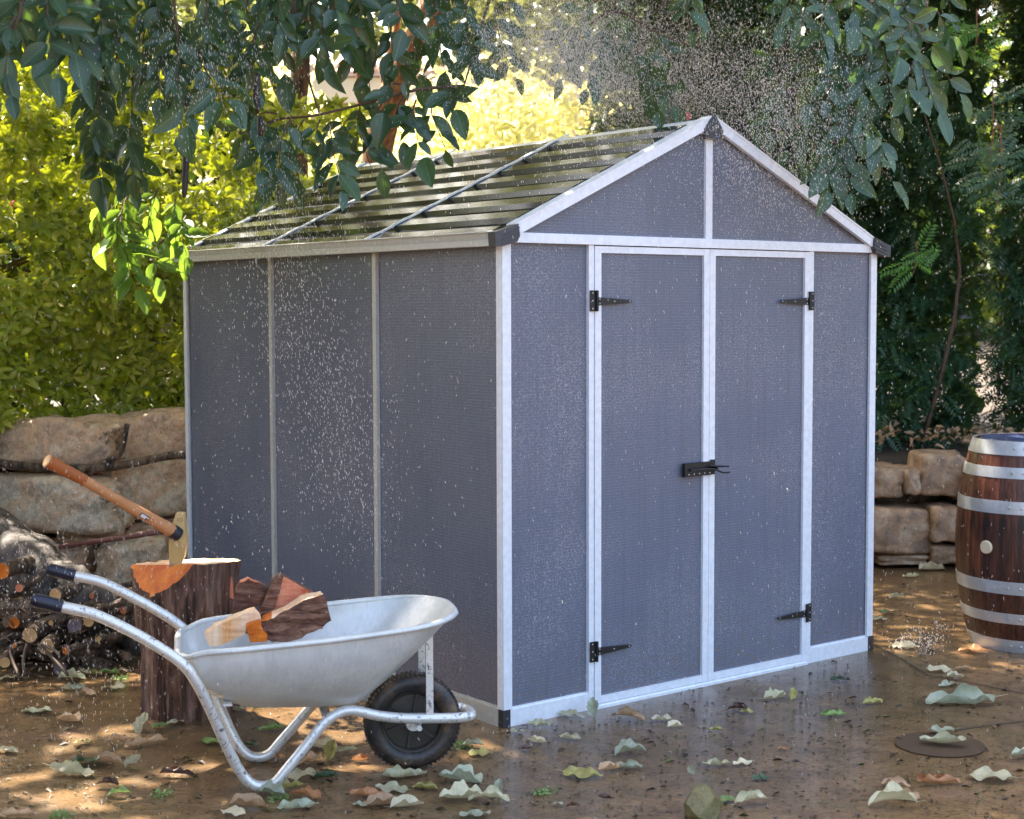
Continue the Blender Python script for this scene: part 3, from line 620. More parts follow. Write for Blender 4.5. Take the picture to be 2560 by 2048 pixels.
SX,SY=-0.80,0.97
stump=empty('chopping_block',(SX,SY,0)); tag(stump,'tall bark covered chopping block with an orange split notch','chopping block')
bm=bmesh.new(); NA,NZ=110,30; HT=0.585; rings=[]
for i in range(NZ+1):
    h=HT*i/NZ; ring=[]
    for j in range(NA):
        a=2*math.pi*j/NA; ca,sa=math.cos(a),math.sin(a)
        base=0.158+0.042*(i/NZ)**1.1+0.012*(1-i/NZ)**3
        base*=1+0.07*nz(ca*1.3,sa*1.3,3.1)+0.02*nz(ca*3,sa*3,h*3)
        ridge=noise.fractal(Vector((ca*7.5,sa*7.5,h*3.2)),1,2,3); ridge2=noise.noise(Vector((ca*22,sa*22,h*9)))
        sm_=1-0.85*max(0,min(1,(i/NZ-.72)/.16))*max(0,min(1,(-ca*fw[0]-sa*fw[1]-.1)*2)); r_=base+sm_*(0.026*max(-0.7,ridge)+0.007*ridge2)
        z=h+(0.008*ca-0.10*0.2*(ca*fw[0]+sa*fw[1])/0.95*1.1)*(i/NZ)+(0.006*nz(ca*5,sa*5,1)*(i==NZ))
        ring.append(bm.verts.new((r_*ca,r_*sa,z)))
    rings.append(ring)
for i in range(NZ):
    for j in range(NA): bm.faces.new((rings[i][j],rings[i][(j+1)%NA],rings[i+1][(j+1)%NA],rings[i+1][j]))
ft=bm.faces.new(rings[-1]); ft.material_index=1; bm.faces.new(rings[0][::-1])
# split notch: plane through the top edge on the side facing the camera and to the left
lx,ly=-cr[0],-cr[1]
nv=unit(np.array([-fw[0],-fw[1],0])*0.78+np.array([lx,ly,0])*0.55+np.array([0,0,0.62]))
pc=np.array([0,0,HT])+unit([-fw[0]*0.8+lx*0.5,-fw[1]*0.8+ly*0.5,0])*0.128
res=bmesh.ops.bisect_plane(bm,geom=bm.verts[:]+bm.edges[:]+bm.faces[:],plane_co=Vector(pc),plane_no=Vector(nv),clear_outer=True)
ed=[e for e in res['geom_cut'] if isinstance(e,bmesh.types.BMEdge)]
fr=bmesh.ops.edgeloop_fill(bm,edges=ed)
for f in fr['faces']: f.material_index=2
me=bpy.data.meshes.new('bark_trunk'); bm.normal_update(); bm.to_mesh(me); bm.free()
for q in (MT['bark'],MT['cutpale'],MT['cutorange']): me.materials.append(q)
link('bark_trunk',me,stump)
for k,(ang,z0,h,mt) in enumerate([(-100,0.05,0.16,'cutorange'),(-84,0.28,0.09,'cutred'),(-60,0.46,0.08,'cutred'),(-30,0.3,0.2,'cutred')]):
    a=R(ang); b=MB(); r_=0.158+0.042*(z0/HT)+0.006
    q=[]
    for s_,zz in ((-.06,z0),(.07,z0-.01),(.05,z0+h*.6),(0.0,z0+h),(-.05,z0+h*.5)): q.append((math.cos(a+s_)*r_,math.sin(a+s_)*r_,zz))
    b.extrude(q,(math.cos(a)*0.006,math.sin(a)*0.006,0)); b.build('split_scar',MT[mt],stump)

# axe (splitting maul)
axe=empty('splitting_axe',tuple(P(440,1385,6.02))); tag(axe,'splitting axe with wooden handle and sand coloured head stuck in the chopping block','axe')
ao=np.array(axe.location)
hb=MB()
AT=5.98
poly=[(443,1281),(462,1282),(466,1330),(468,1360),(463,1390),(452,1412),(424,1410),(424,1385),(425,1350),(433,1312)]
ctr=[P(x,y,AT)-ao for x,y in poly]
th=[0.021,0.021,0.024,0.024,0.016,0.005,0.005,0.013,0.024,0.023]
dv=np.array(vdir); fr_=[c-dv*t_ for c,t_ in zip(ctr,th)]; bk=[c+dv*t_ for c,t_ in zip(ctr,th)]; n=len(poly)
mid=P(446,1345,AT)-ao; 
hb.add(fr_+bk+[mid-dv*0.027,mid+dv*0.027],[(i,(i+1)%n,2*n) for i in range(n)]+[(n+(i+1)%n,n+i,2*n+1) for i in range(n)]+[(i,n+i,n+(i+1)%n,(i+1)%n) for i in range(n)],0)
hb.build('axe_head',MT['axehead'],axe)
hb=MB(); e=[(424,1402),(453,1402),(450,1425),(425,1425)]; cc=[P(x,y,AT)-ao for x,y in e]
hb.add([c-dv*t_ for c,t_ in zip(cc,(.0075,.0075,.001,.001))]+[c+dv*t_ for c,t_ in zip(cc,(.0075,.0075,.001,.001))],[(0,1,2,3),(7,6,5,4),(0,4,5,1),(1,5,6,2),(2,6,7,3),(3,7,4,0)])
hb.build('blade_edge',MT['steel'],axe)
hb=MB(); e=[(444,1297),(456,1297),(456,1303),(444,1303)]
for a_,b_ in zip(e,e[1:]+e[:1]): hb.tube([P(a_[0],a_[1],AT-.0262)-ao,P(b_[0],b_[1],AT-.0262)-ao],0.0008,5)
hb.build('maker_stamp',MT['axegrip'],axe)
hp=[P(x,y,t)-ao for x,y,t in ((118,1152,5.62),(165,1177,5.67),(212,1202,5.71),(262,1231,5.76),(320,1264,5.81),(372,1294,5.86),(420,1321,5.91),(446,1338,5.94))]
sp_=spline(hp,4)
def rad(i,n): 
    t=i/(n-1); return 0.0235-0.005*math.sin(math.pi*min(1,t*1.15))**1.2*(t<0.87)+0.001*t
rr=[rad(i,len(sp_)) for i in range(len(sp_))]
hb=MB(); hb.tube(sp_[8:],rr[8:],16); hb.build('axe_handle',MT['axewood'],axe,smooth=True)
hb=MB(); hb.tube(sp_[:9],[r_+0.0012 for r_ in rr[:9]],16); o=hb.build('axe_grip',[MT['axegrip']],axe,smooth=True)
hb=MB(); d0=(sp_[1]-sp_[0]).normalized(); hb.tube([sp_[0]-d0*0.003,sp_[0]+d0*0.0],[0.0205,0.0235],16); hb.build('handle_end',MT['cuttan'],axe)
hb=MB(); hb.tube([sp_[-4],sp_[-3],sp_[-2],sp_[-1]],[0.026,0.0275,0.0275,0.026],16); hb.build('rubber_collar',MT['black'],axe,smooth=True)
# sticker on the handle: white and black square, orange-red stripes
ax_=(sp_[20]-sp_[19]).normalized(); fn=Vector(-vdir); fn=(fn-ax_*fn.dot(ax_)).normalized(); up=ax_.cross(fn)
def lab(i0,i1,v0,v1,mt,off):
    b=MB(); q=[]
    for (i_,v_) in ((i0,v0),(i1,v0),(i1,v1),(i0,v1)):
        k=int(i_); c=sp_[k].lerp(sp_[min(k+1,len(sp_)-1)],i_-k); q.append(c+fn*(0.0195+off)+up*v_)
    b.extrude(q,fn*0.0006); b.build('sticker',mt,axe)
lab(18.1,19.75,-0.0085,0.0085,MT['black'],0.0008); lab(18.25,19.2,-0.006,0.007,MT['whitelabel'],0.0018)
for k in range(2): lab(19.80+k*.45,20.15+k*.45,-0.0085,0.0085,MT['redlabel'],0.0008)
lab(19.3,19.6,-0.005,0.0,MT['whitelabel'],0.0018)

# ================================================================== WHEELBARROW
BO=(-0.5584,-0.2094,0.0); BTH=R(-26.574)
wb=empty('wheelbarrow',BO,BTH); tag(wb,'galvanised wheelbarrow with black grips carrying split firewood','wheelbarrow')
def barrow_pt(x,y,v):                                            # photo pixel -> barrow coordinates on the plane at lateral offset v
    X_=np.array([math.cos(BTH),math.sin(BTH),0]); Y_=np.array([-math.sin(BTH),math.cos(BTH),0]); W0=np.array(BO)
    d=ray(x,y); t=(-v+(W0-CAMP)@Y_)/(d@Y_); p=CAMP+t*d-W0; return np.array([p@X_,-v,p[2]])
prof=[(-1.205,.684,.285),(-1.115,.656,.285),(-1.03,.632,.285),(-.945,.588,.278),(-.85,.53,.280),(-.76,.462,.283),(-.715,.392,.268),(-.675,.300,.238),(-.632,.188,.205),(-.59,.09,.18),(-.553,.038,.172),(-.513,.022,.17),(-.472,.032,.17),(-.433,.074,.168),(-.366,.150,.16),(-.315,.209,.15),(-.265,.240,.14),(-.215,.245,.13),(-.126,.216,.105),(-.041,.199,.09),(.045,.192,.082),(.13,.187,.078),(.180,.184,.06)]
for sgn in (-1,1):
    pts=spline([(u,sgn*v,z) for u,z,v in prof],4)
    b=MB(); b.tube(pts[3:],0.0175,14); b.build('frame_tube',MT['tube'],wb,smooth='all')
    b=MB(); k=len(pts[:5]); b.tube(pts[:5],[0.0165]+[0.0215]*(k-1),16)
    g0=b.build('hand_grip',MT['grip'],wb,smooth=True)
    b=MB()
    for i in range(16):
        c=pts[0].lerp(pts[4],0.08+i*0.055); d=(pts[4]-pts[0]).normalized(); b.tube([c-d*0.0012,c+d*0.0012],0.0222,14)
    b.build('grip_rib',MT['grip'],wb,smooth=True)['kind']='stuff'
    b=MB(); b.box((0.036,sgn*0.088-0.004,0.195),(0.060,sgn*0.088+0.004,0.478)); b.build('front_strut',MT['tube'],wb)
b=MB(); b.tube(spline([(.178,-.062,.184),(.196,-.045,.183),(.203,0,.183),(.196,.045,.183),(.178,.062,.184)],4),0.0165,12); b.build('frame_nose',MT['tube'],wb,smooth='all')
for u,z,v in ((-.30,.232,.15),(-.62,.30,.19)):
    b=MB(); b.box((u-.015,-v,z-.004),(u+.015,v,z+.004)); b.build('cross_brace',MT['tube'],wb)
# wheel
whl=empty('wheel',(0,0,0.1665)); whl.parent=wb
b=MB(); ty=[]
for i in range(18):
    a=2*math.pi*i/18; ty.append((0.131+0.0345*math.cos(a),0.038*math.sin(a)))
b.lathe(ty,64,'Y',(0,0,0),0,closed=True); b.build('tyre',MT['rubber'],whl,smooth='all')
b=MB()
for i in range(64):
    a=2*math.pi*i/64
    for s_ in (-1,1):
        c=Vector((math.cos(a)*0.1585,s_*0.014,math.sin(a)*0.1585)); t_=Vector((-math.sin(a),0,math.cos(a))); q=Vector((math.cos(a),0,math.sin(a)))
        e=[c-t_*.005+Vector((0,-.011,0)),c+t_*.005+Vector((0,-.011,0)),c+t_*.005+Vector((0,.011,0)),c-t_*.005+Vector((0,.011,0))]
        b.extrude(e,q*0.0066)
b.build('tread_block',MT['rubber'],whl)['kind']='stuff'
b=MB(); b.lathe([(0.100,-0.024),(0.104,-0.026),(0.106,-0.02),(0.098,-0.012),(0.098,0.012),(0.106,0.02),(0.104,0.026),(0.100,0.024),(0.094,0.014),(0.094,-0.014)],48,'Y',(0,0,0),0,closed=True)
b.lathe([(0.088,-0.004),(0.096,-0.004),(0.096,0.004),(0.088,0.004)],48,'Y',closed=True)
b.lathe([(0.02,-0.006),(0.09,-0.003),(0.09,0.003),(0.02,0.006)],40,'Y',(0,0,0),0,closed=True); b.build('rim',MT['rim'],whl,smooth=True)
for i in range(6):
    a=R(20)+2*math.pi*i/6; c,s_=math.cos(a),math.sin(a); b=MB()
    q=[(0.018*c-0.007*s_,0,0.018*s_+0.007*c),(0.018*c+0.007*s_,0,0.018*s_-0.007*c),(0.094*c+0.004*s_,0,0.094*s_-0.004*c),(0.094*c-0.004*s_,0,0.094*s_+0.004*c)]
    b.extrude([(x,-0.014,z) for x,_,z in q],(0,0.028,0)); b.build('spoke',MT['rim'],whl)
b=MB(); b.lathe([(0.012,-0.045),(0.026,-0.045),(0.028,-0.03),(0.028,0.03),(0.026,0.045),(0.012,0.045)],20,'Y',(0,0,0),1); b.lathe([(0.0001,-0.03),(0.022,-0.03),(0.022,0.03),(0.0001,0.03)],20,'Y'); b.lathe([(0.0001,-0.098),(0.007,-0.098),(0.0075,-0.09),(0.0075,0.09),(0.007,0.098),(0.0001,0.098)],12,'Y',(0.01,0,0.0),1)
b.lathe([(0.0001,-0.112),(0.010,-0.112),(0.010,-0.104),(0.0001,-0.104)],6,'Y',(0.01,0,0.0),1); b.build('axle',[MT['rim'],MT['tube']],whl,smooth=True)
# tray
rimo=[(-.770,0),(-.770,.11),(-.762,.185),(-.735,.228),(-.69,.252),(-.60,.272),(-.45,.288),(-.30,.297),(-.15,.29),(-.03,.272),(.045,.235),(.095,.175),(.128,.105),(.134,0)]
boto=[(-.58,0),(-.58,.04),(-.575,.075),(-.56,.095),(-.54,.11),(-.50,.12),(-.42,.125),(-.33,.125),(-.26,.12),(-.215,.11),(-.195,.09),(-.185,.065),(-.18,.035),(-.18,0)]
def outline(h):
    out_=[]; ho=1-(1-h)**2.6
    for (ru,rv_),(bu,bv) in zip(rimo,boto):
        wf=min(1,max(0,(ru+0.25)/0.30)); k=ho*(1-wf)+(h**0.95)*wf
        u=bu+(ru-bu)*k; v=bv+(rv_-bv)*(ho*(1-wf)+(1-(1-h)**1.5)*wf)
        zr_=0.478+0.072*(u+0.79)/0.92 - (0.012 if ru<-.73 else 0); z0=0.258-0.03*(u+0.18)*(u<-.18)
        out_.append((u,v,z0+(zr_-z0)*h))
    full=out_+[(u,-v,z) for u,v,z in out_[-2:0:-1]]
    cl=[]; n=len(full)                                            # round the corners
    for i in range(n):
        p0,p1,p2,p3=[Vector(full[(i+k)%n]) for k in (-1,0,1,2)]
        for t in (0,.5): cl.append(0.5*((2*p1)+(p2-p0)*t+(2*p0-5*p1+4*p2-p3)*t*t+(-p0+3*p1-3*p2+p3)*t**3))
    return cl
LV=[0,.015,.05,.10,.18,.28,.4,.52,.65,.78,.9,1.0]
b=MB(); rg=[outline(h) for h in LV]; n=len(rg[0]); cen=Vector((-.38,0,0))
vo=[p for r_ in rg for p in r_]; vi=[Vector((p.x+(cen.x-p.x)*.012,p.y*.985,p.z+.003)) for r_ in rg for p in r_]
k=len(LV); fo=[(i*n+j,i*n+(j+1)%n,(i+1)*n+(j+1)%n,(i+1)*n+j) for i in range(k-1) for j in range(n)]
b.add(vo,fo+[tuple(range(n-1,-1,-1))]); b.add(vi,[f[::-1] for f in fo]+[tuple(range(n))]); 
b.build('tray',MT['galv'],wb,smooth='all')
b=MB(); rim_=rg[-1]; rt=[Vector((p.x+(p.x-cen.x)*.008,p.y*1.012,p.z)) for p in rim_]
vs=[]; nn_=8
for i in range(n):
    t_=(rt[(i+1)%n]-rt[i-1]).normalized(); a=Vector((0,0,1)); c_=t_.cross(a)
    for j in range(nn_):
        an=2*math.pi*j/nn_; vs.append(rt[i]+a*math.sin(an)*.010+c_*math.cos(an)*.012)
b.add(vs,[(i*nn_+j,i*nn_+(j+1)%nn_,((i+1)%n)*nn_+(j+1)%nn_,((i+1)%n)*nn_+j) for i in range(n) for j in range(nn_)]); b.build('tray_rim',MT['galv'],wb,smooth='all')

# firewood lying in the tray
Mb=Matrix.Translation(BO)@Matrix.Rotation(BTH,4,'Z')
def Zm(x,y): return (400+x*.20872,1440+y*.20872)
def firewood(poly,v,thick,mats,edge_m,front_m,label,lean=(0,0,0),noise_amp=.004,top_m=None):
    pts=[Vector(barrow_pt(*Zm(x,y),v+ (q[2] if len(q)>2 else 0))) for q in poly for x,y in [q[:2]]]
    bm=bmesh.new(); d=Vector((0,thick,0))+Vector(lean)
    a=[bm.verts.new(p) for p in pts]; cc=sum(pts,Vector())/len(pts); b_=[bm.verts.new(cc+(p-cc)*.93+d) for p in pts]; n=len(a)
    f=bm.faces.new(a); f.material_index=front_m; f=bm.faces.new(b_[::-1]); f.material_index=edge_m[0]
    for i in range(n):
        f=bm.faces.new((a[i],b_[i],b_[(i+1)%n],a[(i+1)%n])); f.material_index=edge_m[i%len(edge_m)]
    bmesh.ops.recalc_face_normals(bm,faces=bm.faces)
    bmesh.ops.triangulate(bm,faces=bm.faces[:]); bmesh.ops.subdivide_edges(bm,edges=bm.edges[:],cuts=9,use_grid_fill=True)
    for vv in bm.verts:
        c=vv.co; k=noise.fractal(Vector((c.x*9,c.y*30,c.z*42)),1,2,4); vv.co+=Vector((nz(c.x*9,c.z*9,1)*noise_amp,k*noise_amp*1.6,k*noise_amp))
    me=bpy.data.meshes.new('firewood_piece'); bm.to_mesh(me); bm.free()
    for q in mats: me.materials.append(q)
    o=link('firewood_piece',me); o.matrix_world=Mb; tag(o,label,'firewood','split firewood in the wheelbarrow'); return o
FB=m_bark('firewood_bark',(0.22,0.08,0.045),(0.36,0.18,0.11),12,(0.22,1,1),dark=(0.045,0.016,0.01),bs=1.2); MT['fb']=FB
firewood([(850,700),(860,470),(900,200),(960,80),(1060,25),(1200,100),(1290,140),(1200,330),(1080,480),(1050,700)],-0.10,0.08,[FB,MT['cutred']],[0,0,0,1,1,0,0],0,'dark bark covered firewood piece standing at the back of the tray')
firewood([(1130,640),(1200,430),(1290,230),(1350,90),(1480,5),(1470,50),(1440,170),(1360,420),(1300,640)],-0.02,0.10,[FB,MT['cutred']],[0],0,'wedge shaped firewood piece with red split face, tallest in the tray')
firewood([(1300,640),(1362,420),(1440,170),(1470,50),(1480,5),(1860,215),(1980,330),(1950,640)],-0.035,0.085,[MT['cutred'],FB,OR],[1,0,0,2],0,'flat slab with pink red split face leaning behind the bark log',noise_amp=.002)
firewood([(1215,560),(1340,500),(1620,350),(1800,270),(1975,225),(2010,300),(2030,420),(2050,530),(1960,610),(1700,740),(1350,800),(1230,760)],0.10,0.10,[FB,MT['cutpale'],OR],[2,1,1,1,0,0,0,0,0,0,0,1],0,'thick bark log with pale split upper edge across the front of the load',noise_amp=.007)
firewood([(530,700),(600,660),(640,620),(900,500),(1150,405),(1200,450),(1225,560),(1030,620),(1020,700),(700,850),(590,850)],0.08,0.075,[MT['cutpale'],FB,OR],[0,0,0,0,2,2],0,'pale orange and white split piece lying at the handle end',noise_amp=.003)
firewood([(1030,600),(1210,545),(1225,640),(1290,720),(1280,790),(1080,800)],0.125,0.07,[OR,FB],[0],0,'short orange brown offcut wedged between the pale piece and bark log',noise_amp=.003)

# ================================================================== BARREL
bc=P(2575,1660,7.37); BX,BY=bc[0],bc[1]
brl=empty('wooden_barrel',(BX,BY,0)); tag(brl,'dark red brown wooden barrel with six galvanised hoops at right edge','barrel')
BH=0.955
def brad(z): q=(z-BH*0.5)/(BH*0.5); return 0.345-0.072*q*q
NS=26; b=MB(); hz=[BH*i/12 for i in range(13)]; da=math.pi/NS*0.988; v=[]
for z in hz:
    for rr_ in (brad(z),brad(z)-0.022):
        for a in (-da,0,da): v.append((rr_*math.cos(a)*(1.0 if a else 1.003),rr_*math.sin(a),z))
fs=[]
for i in range(12):
    o=i*6; p=o+6
    fs += [(o,o+1,p+1,p),(o+1,o+2,p+2,p+1),(o+3,p+3,p+4,o+4),(o+4,p+4,p+5,o+5),(o,p,p+3,o+3),(o+2,o+5,p+5,p+2)]
fs += [(0,3,4,1),(1,4,5,2),(72,73,76,75),(73,74,77,76)]
b.add(v,fs); sm=b.mesh('stave',MT['stave'],smooth=True)
yst=b.mesh('stave_worn',simple('worn_yellow_stave',(0.26,0.19,0.06),0.35,var=0.5,scale=10),smooth=True)
for i in range(NS):
    a=2*math.pi*i/NS; o=link('stave',yst if i==17 else sm,brl); o.rotation_euler=(0,0,a)
SEAM=math.atan2(-fw[1],-fw[0])
for (za,zb) in ((0.895,0.957),(0.793,0.842),(0.635,0.692),(0.272,0.33),(0.135,0.183),(0.0,0.058)):
    b=MB(); k=56; pr=[(brad(za)+0.0025,za),(brad((za+zb)/2)+0.0035,(za+zb)/2),(brad(zb)+0.0025,zb),(brad(zb)-0.003,zb),(brad(za)-0.003,za)]
    b.lathe(pr,k,'Z',closed=True)
    for da_ in (-0.62,-0.46):
        a=SEAM+da_; zc=(za+zb)/2; rr_=brad(zc)+0.0035
        c=Vector((rr_*math.cos(a),rr_*math.sin(a),zc)); d=Vector((math.cos(a),math.sin(a),0)); b.tube([c,c+d*0.003,c+d*0.0045],[0.0065,0.006,0.002],8,1)
    a=SEAM-0.37; rr_=brad((za+zb)/2)+0.005; b.tube([(rr_*math.cos(a),rr_*math.sin(a),za+.002),(rr_*math.cos(a+.006),rr_*math.sin(a+.006),(za+zb)/2),(rr_*math.cos(a),rr_*math.sin(a),zb-.002)],0.0014,5,2)
    b.build('hoop',[MT['hoop'],MT['screw'],MT['redtwig']],brl,smooth=True)
b=MB(); b.lathe([(0.001,0),(0.25,0),(0.25,0.02),(0.001,0.02)],40,'Z',(0,0,0.90)); b.build('barrel_head',MT['stave'],brl)
lid=MB(); lid.lathe([(0.001,0.921),(0.243,0.921),(0.245,0.950),(0.238,0.956),(0.001,0.958)],48,'Z'); lo=lid.build('plastic_lid',MT['blue'],smooth=True); lo.location=(BX,BY,0)
tag(lo,'dark blue round plastic lid sitting inside the barrel top','lid')
pb=None
for k in range(200):                                              # bung where the photograph shows it
    a=SEAM-1.2+k*0.012; q=(BX+brad(.47)*math.cos(a),BY+brad(.47)*math.sin(a),0.475)
    x,y,_=proj(q)
    if pb is None or abs(x-2467)<abs(pb[1]-2467): pb=(a,x,y)
a=pb[0]; d=Vector((math.cos(a),math.sin(a),0)); zc=0.475+(pb[2]-1368)/535; c=Vector((brad(zc)*math.cos(a),brad(zc)*math.sin(a),zc))
b=MB(); b.tube([c-d*.01,c+d*0.006,c+d*0.010],[0.031,0.030,0.027],24); b.build('bung',MT['bung'],brl,smooth=True)

# drain cover and mossy rock
dc=G(2349,1864)[0]; b=MB(); b.lathe([(0.001,0.0035),(0.158,0.0035),(0.157,0.006),(0.001,0.006)],48,'Z'); o=b.build('drain_cover',MT['drain'],smooth=True); o.location=(dc[0],dc[1],0); tag(o,'flat dark round drain cover set in the wet paving','drain cover')
rc=G(1756,2042)[0]; rg_=random.Random(5); bm=bmesh.new()
for k in range(26):
    a=rg_.uniform(0,6.28); h=rg_.random(); r_=(1-h**3)*rg_.uniform(.8,1.0)*.068+.014; bm.verts.new((math.cos(a)*r_*1.15-.02*h,math.sin(a)*r_*.9,h*.108))
for k in range(9): a=k*.7; bm.verts.new((math.cos(a)*.064,math.sin(a)*.052,0.0))
hull=bmesh.ops.convex_hull(bm,input=bm.verts[:]); bmesh.ops.delete(bm,geom=list({v for v in hull['geom_interior']+hull['geom_unused'] if isinstance(v,bmesh.types.BMVert)}),context='VERTS')
bmesh.ops.subdivide_edges(bm,edges=bm.edges[:],cuts=4,use_grid_fill=True)
for v in bm.verts: c=v.co; v.co+=Vector((nz(c.x,c.y,c.z,40),nz(c.y,c.z,c.x,40),nz(c.z,c.x,c.y,40)))*.0035
me=bpy.data.meshes.new('rock'); bm.to_mesh(me); bm.free(); me.materials.append(MT['mossrock']); o=link('rock',me); o.location=(rc[0],rc[1],0); o.rotation_euler=(0,0,0.8); tag(o,'small olive green mossy rock in the near foreground','rock')

# ================================================================== FALLEN LEAVES
LC=dict(g=('pale grey-green',(.40,.38,.21),(.60,.56,.36)),t=('pale teal',(.27,.31,.21),(.47,.49,.34)),c=('cream',(.6,.52,.32),(.75,.68,.46)),n=('tan',(.46,.27,.13),(.62,.42,.25)),o=('orange brown',(.42,.17,.06),(.55,.27,.12)),
 b=('dark brown',(.05,.025,.018),(.10,.05,.035)),d=('dark green',(.035,.075,.035),(.07,.13,.06)),y=('yellow olive',(.3,.27,.07),(.5,.45,.15)),l=('bright green',(.16,.26,.06),(.26,.38,.12)))
def m_dead(name,a,b2):
    m,t,b=mat(name); v=coord(t); oi=N(t,'ShaderNodeObjectInfo')
    n=noi(t,3.0,4,0.6,v); c=ramp(t,n,[(0.3,a),(0.6,b2)]); c=mixc(t,ramp(t,noi(t,8,5,0.7,v),[(0.6,0.0),(0.72,0.6)]),c,tuple(x*.35 for x in a))
    hv=N(t,'ShaderNodeHueSaturation'); ma=N(t,'ShaderNodeMapRange'); t.links.new(oi.outputs['Random'],ma.inputs[0]); ma.inputs[3].default_value=0.72; ma.inputs[4].default_value=1.12
    t.links.new(ma.outputs[0],hv.inputs['Value']); t.links.new(c,hv.inputs['Color']); t.links.new(hv.outputs[0],b.inputs['Base Color'])
    sx=N(t,'ShaderNodeSeparateXYZ'); t.links.new(v,sx.inputs[0]); 
    b.inputs['Roughness'].default_value=0.4; wv=N(t,'ShaderNodeTexWave'); wv.inputs['Scale'].default_value=3.2; wv.inputs['Distortion'].default_value=1.2; wv.bands_direction='Y'; t.links.new(v,wv.inputs['Vector']); bump(t,wv.outputs[0],b,0.14,0.008)
    tr=N(t,'ShaderNodeBsdfTranslucent'); t.links.new(hv.outputs[0],tr.inputs[0]); mx=N(t,'ShaderNodeMixShader'); mx.inputs[0].default_value=0.25
    t.links.new(b.outputs[0],mx.inputs[1]); t.links.new(tr.outputs[0],mx.inputs[2]); t.links.new(mx.outputs[0],t.nodes['Material Output'].inputs[0]); return m
DM={k:m_dead(v[0].replace(' ','_').replace('-','_')+'_dry_leaf',v[1],v[2]) for k,v in LC.items()}
def dry_tpl(form,seed):
    rg=random.Random(seed); rows,cols=18,8; vs=[]; fs=[]
    cu_={'flat':0.5,'curled':2.2,'folded':1.4,'cupped':1.8,'upright':1.0,'rolled':3.6}[form]; fold=1.5 if form=='folded' else 0.25
    bend=rg.uniform(.3,.95)*(1 if rg.random()<.6 else -1)*(0.5 if form=='flat' else 1)
    tw=rg.uniform(-1.3,1.3); ph=rg.uniform(0,6); lob=rg.choice((0.0,0.05,0.12))
    for i in range(rows+1):
        t=i/rows; wd=(math.sin(math.pi*min(1,t**.85))**.75*0.29+0.004) if 0<t<1 else 0.008
        for j in range(cols+1):
            s=(j/cols*2-1); x=s*wd*(1+(0.09*math.sin(t*15+ph+(s>0)*2)+lob*math.sin(t*24+ph*2+(s>0)))*abs(s)**3); 
            ang=x*cu_/0.3*0.9; X_=math.sin(ang)/max(cu_/0.3*0.9,.1); Z_=(1-math.cos(ang))/max(cu_/0.3*0.9,.1)
            if form=='folded': X_=x*0.8; Z_=abs(x)*fold*0.7
            Z_+=0.06*math.sin(t*13+ph+s*2)*abs(s)**1.5+0.02*math.sin(t*27+ph*3)*abs(s)
            a=tw*(t-.5); X2=X_*math.cos(a)-Z_*math.sin(a); Z2=X_*math.sin(a)+Z_*math.cos(a)
            Z2+=bend*0.45*(t-.5)**2+rg.uniform(-.003,.003)
            vs.append((X2,t-.5,Z2))
    zmin=min(v[2] for v in vs); vs=[(x,y,z-zmin) for x,y,z in vs]
    fs=[(i*(cols+1)+j,i*(cols+1)+j+1,(i+1)*(cols+1)+j+1,(i+1)*(cols+1)+j) for i in range(rows) for j in range(cols)]
    # stalk
    b=len(vs); vs+=[(-.008,-.5,vs[4][2]),(.008,-.5,vs[4][2]),(.006,-.68,vs[4][2]+.03),(-.006,-.68,vs[4][2]+.03)]; fs.append((b,b+1,b+2,b+3))
    return vs,fs
